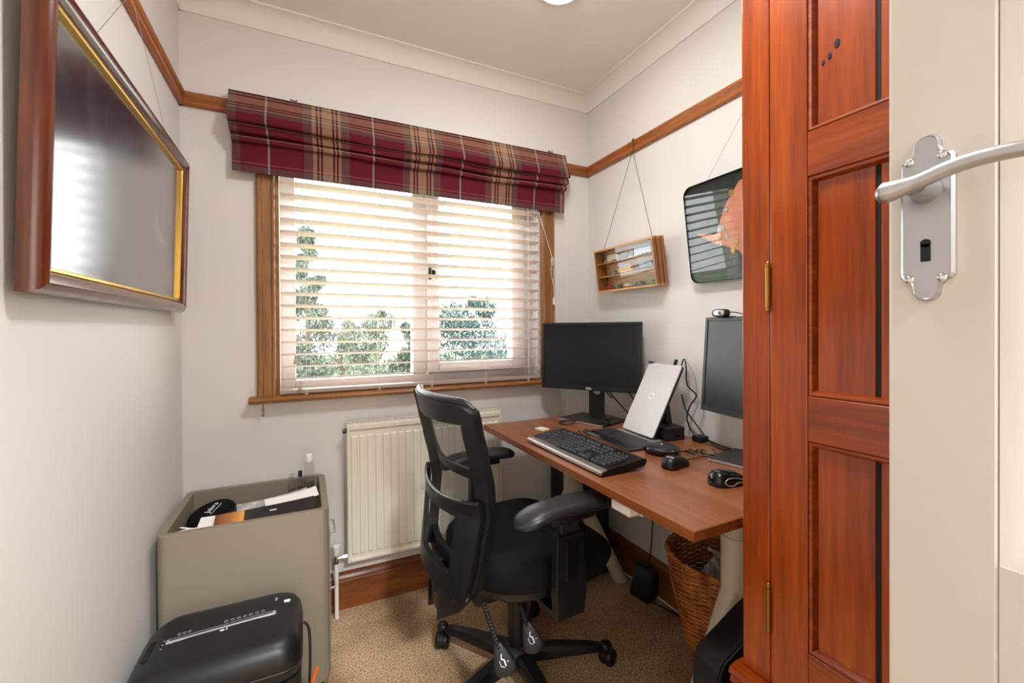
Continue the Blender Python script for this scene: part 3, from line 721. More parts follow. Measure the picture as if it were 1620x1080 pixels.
def toy(name, label, y, z, length, h, body, roof=None, wheels=2, kind='car', rz=0, group='toy vehicles in the wall case'):
    o = bpy.data.objects.new(name, None); C.objects.link(o); o.matrix_world = CM @ T(0.0, y, z); tag(o, label, 'toy vehicle', group)
    l = length / 2; wd = 0.010
    wr = min(0.0048, h * 0.22)
    if kind == 'car':
        bm = BM(); prism(bm, [(-l, wr), (-l, h * 0.55), (-l * 0.6, h * 0.62), (-l * 0.35, h), (l * 0.45, h), (l * 0.75, h * 0.6), (l, h * 0.5), (l, wr)], 'X', -wd, wd)
    elif kind == 'bus':
        bm = BM(); box(bm, (-wd, -l, wr), (wd, l, h), 0.0025)
    else:
        bm = BM(); box(bm, (-wd, -l, wr), (wd, l * 0.45, h), 0.001); box(bm, (-wd, -l, wr * 0.8), (wd, l, wr * 1.6))
    obj('body', bm, body, o)
    if kind == 'bus':
        obj('window_band', box(BM(), (-wd - 0.0004, -l * 0.92, h * 0.55), (wd + 0.0004, l * 0.92, h * 0.85)), 'toy_window', o)
    if kind == 'truck':
        bm = BM(); prism(bm, [(l * 0.52, wr), (l * 0.52, h * 0.85), (l * 0.75, h * 0.85), (l * 0.85, h * 0.5), (l, h * 0.45), (l, wr)], 'X', -wd * 0.95, wd * 0.95); obj('cab', bm, roof or body, o)
    ws = [-l * 0.62, l * 0.62] + ([0.0 - l * 0.3] if kind == 'truck' else [])
    for y_ in ws:
        for sx in (-1, 1):
            bm = BM(); tube(bm, [(sx * wd - 0.001, y_, wr), (sx * wd + 0.001, y_, wr)], wr, 12); obj('wheel', bm, 'black', o, True)
    return o
M['toy_window'] = plain('toy_glazing', '#3b4650', 0.2); M['toy_yellow'] = plain('toy_yellow', '#e0a51c', 0.35); M['toy_grey'] = plain('toy_gunmetal', '#5d6664', 0.35)
M['toy_blue'] = plain('toy_pale_blue', '#b8c6d2', 0.35); M['toy_dark'] = plain('toy_dark_green', '#33423c', 0.35); M['toy_red'] = plain('toy_red', '#a2241d', 0.35); M['toy_cream'] = plain('toy_cream', '#cfc6ae', 0.4); M['toy_teal'] = plain('toy_teal', '#2f6660', 0.4)
G = None
toy('toy_lorry', 'grey toy lorry with cream load on the top shelf of the case', 0.112, 0.1445, 0.105, 0.036, 'toy_cream', 'toy_grey', kind='truck')
toy('toy_lorry', 'dark toy tractor lorry in the middle of the top case shelf', 0.024, 0.1445, 0.060, 0.030, 'toy_dark', 'toy_grey', kind='truck')
toy('toy_lorry', 'pale blue toy box lorry at the right of the top case shelf', -0.090, 0.1445, 0.150, 0.044, 'toy_blue', 'toy_dark', kind='truck')
toy('toy_car', 'grey toy car left of the yellow toy bus', 0.108, 0.0795, 0.060, 0.020, 'toy_grey')
toy('toy_bus', 'yellow toy bus on the middle shelf of the case', 0.025, 0.0795, 0.095, 0.042, 'toy_yellow', kind='bus')
toy('toy_bus', 'dark toy van right of the yellow toy bus', -0.120, 0.0795, 0.080, 0.036, 'toy_dark', kind='bus')
toy('toy_car', 'small red toy car at the left of the bottom case shelf', 0.150, 0.0105, 0.045, 0.020, 'toy_red')
toy('toy_car', 'teal toy car beside the red one on the bottom case shelf', 0.090, 0.0105, 0.055, 0.018, 'toy_teal')
toy('toy_car', 'cream toy car in the middle of the bottom case shelf', 0.015, 0.0105, 0.055, 0.018, 'toy_cream')
toy('toy_car', 'dull green toy car right of centre on the bottom case shelf', -0.060, 0.0105, 0.055, 0.020, 'toy_dark')
toy('toy_car', 'gunmetal toy car at the right of the bottom case shelf', -0.140, 0.0105, 0.060, 0.019, 'toy_grey')
bm = BM(); tube(bm, [(1.411, 1.607, 2.044), (1.358, 1.760, 1.592)], 0.0011, 6); tube(bm, [(1.411, 1.607, 2.044), (1.362, 1.428, 1.594)], 0.0011, 6)
tag(obj('picture_wire', bm, 'charcoal'), 'two dark cords holding the toy display case', 'cord')
bm = BM(); tube(bm, smooth_path([(1.424, 1.607, 2.090), (1.416, 1.607, 2.099), (1.408, 1.607, 2.085), (1.410, 1.607, 2.050)], 4), [0.004] * 13, 8); superell(bm, (1.410, 1.607, 2.046), (0.005, 0.005, 0.005), 1, 1, 10, 8)
tag(obj('picture_hook', bm, 'brass', None, True), 'brass hook on the right rail above the toy case', 'hook')

# glazed badge panel on the right wall, partly behind the wardrobe
AA = math.radians(-7.3)
art = thing('badge_panel', 'glazed dark panel with a copper-coloured badge shape beside the wardrobe', 'picture', (1.410, 0.96, 1.379), rot=(0, AA, 0))
AW, AH = 0.29, 0.370
def rrect(w, h, r, n=5, x0=0, y0=0):
    P = []
    for cx_, cy_, a0 in ((w - r, h - r, 0), (-w + r, h - r, 90), (-w + r, -h + r, 180), (w - r, -h + r, 270)):
        for k in range(n + 1):
            a = math.radians(a0 + 90 * k / n); P.append((x0 + cx_ + r * math.cos(a), y0 + cy_ + r * math.sin(a)))
    return P
M['art_green'] = plain('dark_green_felt', '#16281f', 0.5, var=(9, '#0c1612'))
M['copper'] = plain('copper_pink_leather', '#d88a66', 0.55, var=(14, '#c87856'))
M['badge'] = plain('old_badge_metal', '#9c9484', 0.35, 0.7)
M['art_glass'] = pane('glossy_art_glass', (0.97, 0.97, 0.97), 0.36)
obj('backing', prism(BM(), rrect(AW, AH / 2, 0.035, 6, 0, AH / 2), 'X', 0.0, 0.014), 'art_green', art)
obj('glass', prism(BM(), rrect(AW, AH / 2, 0.035, 6, 0, AH / 2), 'X', -0.010, -0.007), 'art_glass', art)
bm = BM(); oo, ii = rrect(AW + 0.003, AH / 2 + 0.003, 0.037, 6, 0, AH / 2), rrect(AW - 0.0015, AH / 2 - 0.0015, 0.034, 6, 0, AH / 2)
skin(bm, [ring(bm, [(-0.011, *p) for p in oo]), ring(bm, [(0.015, *p) for p in oo]), ring(bm, [(0.015, *p) for p in ii]), ring(bm, [(-0.011, *p) for p in ii])], True, False, False)
R0 = None
obj('edge_frame', bm, 'black_gloss', art)
hide = [(0.252, 0.190), (0.165, 0.170), (0.120, 0.262), (0.085, 0.300), (0.055, 0.335), (-0.02, 0.345), (-0.10, 0.345), (-0.16, 0.30), (-0.20, 0.22), (-0.21, 0.13), (-0.17, 0.06), (-0.09, 0.05), (-0.02, 0.05), (0.045, 0.055), (0.065, 0.075), (0.075, 0.095), (0.095, 0.105), (0.115, 0.115), (0.150, 0.130), (0.185, 0.145)]
obj('copper_shape', prism(BM(), hide, 'X', -0.004, -0.0005), 'copper', art)
def badge(y, z, r, kind):
    bm = BM()
    if kind == 'round': lathe(bm, [(r, 0), (r, 0.0015), (r * 0.7, 0.0025), (r * 0.2, 0.002)], n=18)
    elif kind == 'star':
        P = [((r if k % 2 == 0 else r * 0.62) * math.cos(PI * k / 6), (r if k % 2 == 0 else r * 0.62) * math.sin(PI * k / 6)) for k in range(12)]; prism(bm, P, 'Z', 0, 0.0018); lathe(bm, [(r * 0.45, 0), (r * 0.45, 0.0026), (r * 0.1, 0.003)], n=12)
    else: prism(bm, [(-r * 0.6, -r), (r * 0.6, -r), (r * 0.8, 0.2 * r), (r * 0.4, 0.3 * r), (r * 0.35, r), (0, 0.5 * r), (-r * 0.35, r), (-r * 0.4, 0.3 * r), (-r * 0.8, 0.2 * r)], 'Z', 0, 0.0018)
    bmesh.ops.transform(bm, matrix=T(-0.004, y, z) @ RY(-90) @ RZ(90), verts=bm.verts[:])
    obj('badge', bm, 'badge' if kind != 'crown' else 'brass', art)
for y, z, r, k in ((0.115, 0.248, 0.010, 'round'), (0.140, 0.188, 0.019, 'star'), (0.118, 0.152, 0.011, 'star'), (0.150, 0.155, 0.009, 'crown'), (0.085, 0.128, 0.014, 'crown'), (0.100, 0.098, 0.012, 'crown'), (0.088, 0.300, 0.013, 'crown'), (0.03, 0.22, 0.018, 'star'), (0.03, 0.12, 0.012, 'crown'), (-0.05, 0.17, 0.018, 'star'), (-0.1, 0.26, 0.012, 'round')):
    badge(y, z, r, k)
bm = BM(); tube(bm, [(1.372, 1.16, 1.747), (1.411, 0.96, 2.060)], 0.0007, 5); tube(bm, [(1.372, 0.76, 1.747), (1.411, 0.96, 2.060)], 0.0007, 5)
tag(obj('picture_wire', bm, 'satin'), 'thin wire holding the glazed badge panel', 'wire')
bm = BM(); tube(bm, smooth_path([(1.424, 0.96, 2.090), (1.416, 0.96, 2.099), (1.408, 0.96, 2.085), (1.410, 0.96, 2.056)], 4), 0.004, 8)
tag(obj('picture_hook', bm, 'brass', None, True), 'brass hook on the right rail hidden behind the wardrobe', 'hook')

# ================================================================== DESK
DZT = 0.76
DR = math.radians(0.8)
desk = thing('desk', 'brown wood-effect desk with cream metal legs along the right wall', 'desk', (1.081, 1.262, 0), DR)
# local frame: x to the wall, y away from the camera
def dk(x, y):    # desk-local point of a world point
    dx, dy = x - 1.086, y - 1.262
    return (dx * math.cos(DR) + dy * math.sin(DR), -dx * math.sin(DR) + dy * math.cos(DR))
obj('desk_top', box(BM(), (-0.333, -0.586, DZT - 0.024), (0.325, 0.590, DZT), 0.0015, 1), 'desk', desk)
bm = BM(); box(bm, (-0.3345, -0.5875, DZT - 0.0235), (-0.333, 0.590, DZT - 0.001)); obj('edge_band', bm, 'desk_edge', desk)
bm = BM(); box(bm, (-0.333, -0.5875, DZT - 0.0235), (0.325, -0.586, DZT - 0.001)); obj('edge_band', bm, 'desk_edge', desk)
for yy in (-0.446, 0.358):
    bm = BM(); tube(bm, [(0, yy, DZT - 0.024), (0, yy, 0.62), ], 0.040, 24); obj('leg_post', bm, 'cream_metal', desk, True)
    bm = BM(); tube(bm, [(0, yy, 0.622), (0, yy, 0.44)], 0.043, 24); obj('leg_sleeve', bm, 'cream_metal', desk, True)
    for sx in (-1, 1):
        bm = BM()
        P = [(0, yy, 0.50), (sx * 0.07, yy, 0.405), (sx * 0.17, yy, 0.22), (sx * 0.285, yy, 0.018)]
        d = Vector((sx * 0.285, 0, -0.482)).normalized()
        tube(bm, [(sx * 0.005, yy, 0.49), (sx * 0.258, yy, 0.025)], [0.033, 0.030], 16)
        superell(bm, (sx * 0.262, yy, 0.018), (0.035, 0.034, 0.018), 0.8, 1, 16, 8)
        obj('foot', bm, 'cream_metal', desk, True)
    bm = BM(); box(bm, (-0.26, yy - 0.03, DZT - 0.045), (0.26, yy + 0.03, DZT - 0.024)); obj('top_bracket', bm, 'cream_metal', desk)
obj('cross_beam', box(BM(), (0.02, -0.42, DZT - 0.075), (0.06, 0.34, DZT - 0.03)), 'cream_metal', desk)

def rz_at(x, y): return math.atan2(y, x)
# ------------------------------------------------------------------ monitors
def monitor(name, label, cx_, cy_, ang, width, height, zbot, tilt, neck_off, base_ang, base_c, ww=True):
    """ANG: heading of the screen normal; the panel's left-right centre stands at cx_, cy_"""
    o = thing(name, label, 'monitor', (base_c[0], base_c[1], DZT), base_ang)
    Mi = o.matrix_basis if False else (Matrix.Translation((base_c[0], base_c[1], DZT)) @ Matrix.Rotation(base_ang, 4, 'Z'))
    inv = Mi.inverted()
    # panel frame: local x = screen right (seen from the front), y = up, z = towards the viewer
    n = Vector((math.cos(ang), math.sin(ang), 0)); rt = Vector((-n.y, n.x, 0)); up = Vector((0, 0, 1))
    n2 = (n * math.cos(tilt) + up * math.sin(tilt)); up2 = (up * math.cos(tilt) - n * math.sin(tilt))
    org = Vector((cx_, cy_, zbot + height / 2))
    W = Matrix(((rt.x, up2.x, n2.x, org.x), (rt.y, up2.y, n2.y, org.y), (rt.z, up2.z, n2.z, org.z), (0, 0, 0, 1)))
    PM = inv @ W
    def put(nm, bm, mat, smooth=False):
        q = obj(nm, bm, mat, o, smooth); q.matrix_local = PM; return q
    w, hh = width / 2, height / 2; b = 0.013; bb = 0.019
    bm = BM()
    for a, c in (((-w, -hh), (w, -hh + bb)), ((-w, hh - b), (w, hh)), ((-w, -hh + bb), (-w + b, hh - b)), ((w - b, -hh + bb), (w, hh - b))): box(bm, (a[0], a[1], -0.010), (c[0], c[1], 0.002), 0.001, 1)
    put('bezel', bm, 'black')
    put('screen', box(BM(), (-w + b, -hh + bb, -0.008), (w - b, hh - b, -0.0005)), 'screen')
    bm = BM(); box(bm, (-w, -hh, -0.022), (w, hh, -0.010), 0.003, 2); box(bm, (-w * 0.62, -hh * 0.62, -0.045), (w * 0.62, hh * 0.70, -0.022), 0.012, 2); put('back_shell', bm, 'black', True)
    q = text('logo', 'DELL', 0.0135, 'white_print', o, PM @ T(0, -hh + bb * 0.5, 0.0022))
    q['label'] = 'small white maker lettering'
    # neck with a round cable hole, then the foot
    nc = org - n * neck_off; nl = inv @ Matrix(((rt.x, 0, n.x, nc.x), (rt.y, 0, n.y, nc.y), (0, 1, 0, DZT), (0, 0, 0, 1)))
    bm = BM(); R1, R2 = [], []
    nw, nh, hz, hr = 0.037, zbot + height * 0.55 - DZT, 0.135, 0.024
    N = 24
    sq = []
    for k in range(N):
        a = 2 * PI * k / N; ca, sa = math.cos(a), math.sin(a); m_ = max(abs(ca), abs(sa)); sq.append((nw * ca / m_, hz + nw * sa / m_))
    ci = [(hr * math.cos(2 * PI * k / N), hz + hr * math.sin(2 * PI * k / N)) for k in range(N)]
    rr = [ring(bm, [(p[0], p[1], z_) for p in P_]) for P_, z_ in ((sq, 0.011), (ci, 0.011), (ci, -0.011), (sq, -0.011))]
    skin(bm, rr, True, False, False)
    box(bm, (-nw, 0.006, -0.011), (nw, hz - nw, 0.011)); box(bm, (-nw, hz + nw, -0.011), (nw, nh, 0.011))
    q = obj('neck', bm, 'charcoal', o); q.matrix_local = nl
    bm = BM(); tube(bm, [(0, nh - 0.05, 0.01), (0, nh - 0.05, neck_off - 0.03)], 0.03, 16); q = obj('mount', bm, 'charcoal', o, True); q.matrix_local = nl
    # foot plate: local x = out from the wall (heading), y = across
    bm = BM(); box(bm, (-0.095, -0.130, 0.0), (0.095, 0.130, 0.010), 0.003, 2); fo = obj('foot_plate', bm, 'charcoal', o)
    bm = BM(); box(bm, (0.0935, -0.128, 0.002), (0.0962, 0.128, 0.0085)); obj('foot_trim', bm, 'silver', o)
    return o
# left screen: normal towards the chair
a1 = math.atan2(-(0.27), -(0.395))
p1, p2 = Vector((1.080, 1.900)), Vector((1.360, 1.494)); cen = (p1 + p2) / 2
d_ = (p2 - p1).normalized(); nrm = Vector((d_.y, -d_.x));
ang1 = math.atan2(nrm.y, nrm.x)
monitor('monitor', 'black computer monitor on the desk beside the window', cen.x, cen.y, ang1, 0.493, 0.324, 0.905, math.radians(2), 0.110, math.radians(180 + 17), (1.238, 1.700))
p1 = Vector((1.275, 1.089)); d_ = Vector((-0.15, -0.985)).normalized(); c2 = p1 + d_ * 0.225; nrm = Vector((d_.y, -d_.x)); ang2 = math.atan2(nrm.y, nrm.x)
m2 = monitor('monitor', 'black computer monitor with a webcam half hidden by the wardrobe', c2.x, c2.y, ang2, 0.450, 0.325, 0.912, math.radians(4), 0.105, math.radians(180 + 12), (1.322, 0.905))
# webcam on top of the second screen
wb = thing('webcam', 'small black webcam clipped on the half hidden monitor', 'webcam', (p1.x + d_.x * 0.085 + 0.012, p1.y + d_.y * 0.085, 1.2375), ang2)
bm = BM(); superell(bm, (0.012, 0, 0.012), (0.016, 0.032, 0.0135), 0.6, 0.6, 20, 10); obj('body', bm, 'charcoal', wb, True)
bm = BM(); superell(bm, (0.026, 0.004, 0.012), (0.004, 0.024, 0.0105), 0.6, 0.7, 18, 8); obj('face_plate', bm, 'silver', wb, True)
bm = BM(); tube(bm, [(0.027, 0.013, 0.012), (0.0315, 0.013, 0.012)], 0.006, 16); obj('lens', bm, 'black_gloss', wb, True)
bm = BM(); box(bm, (-0.035, -0.018, -0.004), (0.016, 0.018, 0.002), 0.002); obj('clip', bm, 'black', wb)
cable('webcam_lead', [(1.268, 0.985, 1.252), (1.288, 0.968, 1.250), (1.312, 0.935, 1.235), (1.318, 0.915, 1.20), (1.330, 0.90, 1.08)], 0.0016, 'black', 'thin black lead from the webcam over the monitor back')

# ------------------------------------------------------------------ tablet on its dock
tb = thing('tablet', 'silver tablet leaning upright with its round emblem showing', 'tablet', (1.216, 1.3635, 0.7745), math.radians(-6.2))
lean = RY(27.2)     # local: y across, z up the tablet, lean towards +x
def lb(nm, bm, mat, smooth=False):
    q = obj(nm, bm, mat, tb, smooth); q.matrix_local = lean; return q
bm = BM(); prism(bm, rrect(0.101, 0.154, 0.010, 5, 0, 0.154), 'X', -0.004, 0.0005); lb('back_cover', bm, 'silver_lid', True) if False else None
M['lid'] = plain('brushed_silver_lid', '#d3d1d2', 0.42, 0.25)
lb('back_cover', bm, 'lid')
bm = BM(); prism(bm, rrect(0.1015, 0.1545, 0.010, 5, 0, 0.154), 'X', 0.0005, 0.009); lb('screen_side', bm, 'black')
M['mirror_emblem'] = plain('bright_emblem', '#e8e8ea', 0.3, 0.2)
bm = BM(); tube(bm, [(-0.0040, 0.0, 0.163), (-0.0046, 0.0, 0.163)], 0.0155, 28); em = lb('emblem', bm, 'mirror_emblem'); em['label'] = 'round mirrored maker emblem'
q = text('emblem_letters', 'hp', 0.021, 'grey_print', em, frame_mtx((-0.0047, 0, 0.164), (0, -1, -0.0), (0, 0.15, 1)))
bm = BM(); box(bm, (-0.0044, -0.082, 0.022), (-0.0040, -0.070, 0.0235)); lb('model_mark', bm, 'grey_print')
dkk = thing('tablet_dock', 'black docking stand behind the leaning tablet', 'dock', (1.262, 1.3635, DZT), math.radians(-6.2))
bm = BM(); box(bm, (-0.062, -0.112, 0.0), (-0.028, 0.112, 0.007), 0.002); box(bm, (-0.028, -0.112, 0), (-0.012, 0.112, 0.007)); obj('front_lip', bm, 'silver', dkk)
obj('dock_box', box(BM(), (0.006, -0.115, 0.0), (0.098, 0.05, 0.052), 0.005), 'charcoal', dkk)
bm = BM(); prism(bm, [(0.060, 0.05), (0.090, 0.05), (0.072, 0.165), (0.063, 0.165)], 'Y', -0.05, -0.02); obj('strut', bm, 'charcoal', dkk)
obj('port', box(BM(), (0.05, -0.1156, 0.012), (0.072, -0.1148, 0.022)), 'black_gloss', dkk)

# ------------------------------------------------------------------ keyboards
kb = thing('keyboard', 'black full-size keyboard with grey front edge nearest the desk edge', 'keyboard', (0.868, 1.262, DZT), math.radians(0.6))
# local: x depth (front at -0.085), y across (-0.228..0.228): left end is +y
prof_k = [(-0.088, 0.006), (-0.088, 0.013), (-0.082, 0.017), (-0.060, 0.020), (0.078, 0.034), (0.088, 0.033), (0.090, 0.024), (0.080, 0.010), (-0.080, 0.003)]
bm = BM(); prism(bm, prof_k, 'Y', -0.229, 0.229); obj('case', bm, plain('keyboard_black', '#0c0c0e', 0.4), kb)
bm = BM(); prism(bm, [(-0.0885, 0.0065), (-0.0885, 0.0138), (-0.082, 0.0178), (-0.064, 0.0202), (-0.064, 0.0190), (-0.080, 0.0140)], 'Y', -0.2295, 0.2295); obj('grey_front_edge', bm, 'satin', kb)
bm = BM(); box(bm, (-0.060, 0.06, 0.0200), (-0.056, 0.20, 0.0215)); obj('trim_line', bm, 'satin', kb)
sl = math.atan2(0.014, 0.138)
def kz(x): return 0.020 + (x + 0.060) * 0.014 / 0.138
kme = BM()
R = [ring(kme, [(-a, -b, z), (a, -b, z), (a, b, z), (-a, b, z)]) for a, b, z in ((0.0088, 0.0088, 0.0005), (0.0085, 0.0085, 0.004), (0.0062, 0.0066, 0.0085))]
skin(kme, R); key0 = None
rows = [(0.072, 1), (0.044, 0), (0.0255, 0), (0.007, 0), (-0.0115, 0), (-0.030, 0), (-0.0485, 0)]
def add_key(x, y, w=1.0):
    global key0
    if key0 is None:
        key0 = obj('key', kme, 'key', kb); k = key0
    else: k = copy_obj(key0, kb)
    k.location = (x, y, kz(x)); k.rotation_euler = (0, -sl, 0); k.scale = (1, w, 1)
P_ = 0.019; left = 0.214
for ri, x in enumerate((0.044, 0.0255, 0.007, -0.0115, -0.030)):
    pass
rowx = (0.050, 0.031, 0.012, -0.007, -0.026, -0.045)
# function row
for k in range(13): add_key(rowx[0] + 0.006, left - P_ * (k + (0.6 if k > 0 else 0) + 0.35 * ((k - 1) // 4 if k > 0 else 0)))
for r_, (n_, off, first, last) in enumerate(((13, 0, 1, 2.0), (13, 0.5, 1.5, 1.5), (12, 0.75, 1.75, 2.2), (11, 1.1, 2.2, 2.6))):
    x = rowx[r_ + 1]; y = left + P_ * 0.5
    ws = [first] + [1] * (n_ - 1) + [last]
    for w_ in ws:
        y -= P_ * w_ / 2; add_key(x, y, w_ * 1.04 - 0.04); y -= P_ * w_ / 2
y = left + P_ * 0.5
for w_ in (1.4, 1.1, 1.3, 5.8, 1.3, 1.1, 1.1, 1.4):
    y -= P_ * w_ / 2; add_key(rowx[5], y, w_ * 1.04 - 0.04); y -= P_ * w_ / 2
nx = left - P_ * 15.1
for k in range(3):
    add_key(rowx[0] + 0.006, nx - P_ * k); add_key(rowx[1], nx - P_ * k); add_key(rowx[2], nx - P_ * k); add_key(rowx[5], nx - P_ * k)
add_key(rowx[4], nx - P_)
nx -= P_ * 3.5
for k in range(4):
    for r_ in (1, 2, 3, 4, 5): add_key(rowx[r_], nx - P_ * k)
bm = BM(); [box(bm, (rowx[0] + 0.004, nx - P_ * k - 0.003, kz(rowx[0]) + 0.0005), (rowx[0] + 0.007, nx - P_ * k + 0.003, kz(rowx[0]) + 0.0014)) for k in range(3)]
obj('indicator_marks', bm, 'grey_print', kb)
cable('keyboard_lead', [(0.948, 1.40, 0.776), (0.965, 1.425, 0.785), (0.990, 1.450, 0.790), (1.005, 1.455, 0.775), (1.02, 1.45, 0.766), (1.06, 1.47, 0.764), (1.10, 1.56, 0.764)], 0.002, 'black', 'short black keyboard lead looping behind the full-size keyboard')

k2 = thing('laptop_keyboard', 'thin black detachable keyboard lying in front of the tablet', 'keyboard', (1.122, 1.368, DZT), math.radians(-3.5))
M['navy_black'] = plain('blue_black_plastic', '#10131a', 0.32)
bm = BM(); box(bm, (-0.075, -0.170, 0.001), (0.078, 0.150, 0.0065), 0.0015, 1); obj('base', bm, 'navy_black', k2)
bm = BM()
for r_ in range(6):
    for c_ in range(15): box(bm, (0.062 - 0.0165 * r_ - 0.0068, 0.135 - 0.0195 * c_ - 0.0082, 0.0065), (0.062 - 0.0165 * r_ + 0.0068, 0.135 - 0.0195 * c_ + 0.0082, 0.0078))
o = obj('flat_keys', bm, 'key', k2); o['kind'] = 'stuff'
bm = BM(); box(bm, (-0.072, 0.03, 0.0065), (-0.068, 0.12, 0.0069)); box(bm, (-0.055, 0.05, 0.0065), (-0.052, 0.12, 0.0069)); obj('trim_line', bm, 'grey_print', k2)

# ------------------------------------------------------------------ speakerphone, mice, notes
pk = thing('speakerphone', 'round black conference speaker puck with a coiled lead', 'speaker', (1.133, 1.146, DZT), math.radians(-35))
obj('body', lathe(BM(), [(0.050, 0.0), (0.055, 0.004), (0.058, 0.010), (0.061, 0.014), (0.061, 0.018), (0.056, 0.021)], n=36), 'black_gloss', pk, True)
obj('groove', lathe(BM(), [(0.0585, 0.0105), (0.0592, 0.0125), (0.0585, 0.0145)], n=36), 'dark', pk)
obj('grille_top', lathe(BM(), [(0.0565, 0.020), (0.052, 0.0255), (0.035, 0.0295), (0.012, 0.031), (0.001, 0.031)], n=36), 'charcoal', pk, True)
obj('centre_mark', lathe(BM(), [(0.004, 0.0308), (0.004, 0.0315), (0.001, 0.0316)], n=14), 'white_print', pk)
for a in (0.4, 1.9, 3.6, 5.2): obj('button', box(BM(), (0.0565 * math.cos(a) - 0.003, 0.0565 * math.sin(a) - 0.003, 0.019), (0.0565 * math.cos(a) + 0.003, 0.0565 * math.sin(a) + 0.003, 0.0218)), 'silver', pk)
pts = [(1.178, 1.108, 0.770)]
for k in range(26):
    a = k * 1.15; pts.append((1.200 + 0.0035 * k * 0.55 + 0.011 * math.cos(a), 1.092 - 0.0022 * k * 0.6 + 0.013 * math.sin(a), 0.766 + 0.003 * (k % 4)))
pts += [(1.27, 1.03, 0.764), (1.33, 1.10, 0.764)]
cable('speaker_lead', pts, 0.0019, 'black', 'bundled black lead beside the round conference speaker', k=4, n=6)

def mouse(name, label, loc, rz, L, W, H, mat, print_txt, tsize):
    o = thing(name, label, 'mouse', loc, rz)     # local x: towards the buttons end
    bm = BM(); n = 22; m_ = 14
    def f(s, t):
        a = s * 2 * PI; ph = t * PI / 2
        k = math.cos(ph) ** 0.55
        x = L / 2 * sgn(math.cos(a), 0.75) * k; y = W / 2 * sgn(math.sin(a), 0.8) * k * (1 - 0.12 * math.cos(2 * PI * (x / L)))
        z = 0.004 + (H - 0.004) * (math.sin(ph) ** 0.9) * (1.0 - 0.30 * (x / (L / 2)) - 0.10 * (x / (L / 2)) ** 2) * 0.97
        return (x, y, max(z, 0.004))
    rings = [ring(bm, [f(i / n, j / m_) for i in range(n)]) for j in range(m_)]
    base = ring(bm, [(v.co.x * 0.95, v.co.y * 0.95, 0.0) for v in rings[0]])
    skin(bm, [base] + rings)
    obj('shell', bm, mat, o, True, angle=60)
    return o, f
mo, f = mouse('mouse', 'black wired mouse with white lettering beside the speaker puck', (1.058, 1.012, DZT), math.radians(10), 0.105, 0.058, 0.036, 'black', 'ThinkPad', 0.011)
text('lettering', 'ThinkPad', 0.0066, 'white_print', mo, frame_mtx((-0.0330, -0.003, 0.0366), (0.15, -1, 0.0), (0.92, 0, 0.40)), 0.0012)
bm = BM(); superell(bm, (0.030, 0, 0.0225), (0.007, 0.004, 0.0045), 1, 1, 12, 8); q = obj('scroll_wheel', bm, plain('red_rubber', '#a8382a', 0.5), mo, True); q['label'] = 'red scroll wheel'
cable('mouse_lead', [(1.110, 1.020, 0.772), (1.150, 1.030, 0.768), (1.21, 1.040, 0.764), (1.27, 1.035, 0.764), (1.335, 1.05, 0.764)], 0.0018, 'black', 'black mouse lead running back towards the wall')
mo2, f = mouse('mouse', 'larger black and silver-trimmed mouse at the near end of the desk', (1.072, 0.838, DZT), math.radians(-4), 0.112, 0.066, 0.040, 'black_gloss', '', 0)
bm = BM(); P = [(-0.030 + 0.030 * math.cos(a) + 0.012, -0.0335 - 0.0004 + 0.006 * max(0, math.sin(a)), 0.0195 + 0.0115 * math.sin(a)) for a in [2 * PI * k / 24 for k in range(24)]]
M['white_trim'] = plain('pale_metal_trim', '#d6cfc2', 0.3, 0.6)
tube(bm, smooth_path([(0.046, -0.0268, 0.0130), (0.020, -0.0322, 0.0205), (-0.006, -0.0318, 0.0260), (-0.026, -0.0290, 0.0245), (-0.036, -0.0285, 0.0160), (-0.028, -0.0335, 0.0075), (-0.008, -0.0335, 0.0065), (0.006, -0.0330, 0.0115), (0.046, -0.0285, 0.0100)], 5), 0.0012, 8); obj('silver_trim', bm, 'white_trim', mo2, True)
bm = BM(); superell(bm, (0.026, 0.0, 0.0265), (0.009, 0.0045, 0.006), 1, 1, 12, 8); obj('scroll_wheel', bm, 'charcoal', mo2, True)
text('lettering', 'logitech', 0.0052, 'grey_print', mo2, frame_mtx((-0.0365, -0.002, 0.0400), (0.25, -1, 0), (0.88, 0.2, 0.42)), 0.0012)
nt_ = thing('sticky_note_pad', 'small pale yellow note pad on the desk corner', 'note pad', (0.930, 1.642, DZT), math.radians(14))
obj('pad', box(BM(), (-0.020, -0.025, 0), (0.020, 0.025, 0.006), 0.0006, 1), 'yellow_note', nt_)
obj('top_sheet', box(BM(), (-0.020, -0.025, 0.0061), (0.019, 0.024, 0.0066)), 'paper', nt_)

# ------------------------------------------------------------------ cables lying on the desk
cable('black_cable', [(1.055, 1.700, 0.764), (1.075, 1.735, 0.764), (1.115, 1.735, 0.765), (1.125, 1.68, 0.774), (1.10, 1.655, 0.768), (1.07, 1.665, 0.764), (1.058, 1.695, 0.764), (1.09, 1.71, 0.768), (1.14, 1.66, 0.776)], 0.0022, 'black', 'black cable coiled on the desk by the window-side monitor foot')
cable('black_cable', [(1.33, 1.72, 1.02), (1.335, 1.75, 0.93), (1.36, 1.72, 0.865), (1.33, 1.66, 0.875), (1.31, 1.70, 0.925), (1.34, 1.76, 0.93), (1.37, 1.70, 0.86), (1.385, 1.62, 0.80), (1.39, 1.55, 0.768)], 0.0032, 'black', 'black cable looping behind the neck of the window-side monitor')
cable('black_cable', [(1.34, 1.64, 1.00), (1.365, 1.62, 0.93), (1.385, 1.58, 0.87), (1.395, 1.53, 0.80), (1.395, 1.48, 0.768)], 0.0032, 'black', 'black cable dropping behind the tablet from the window-side monitor')
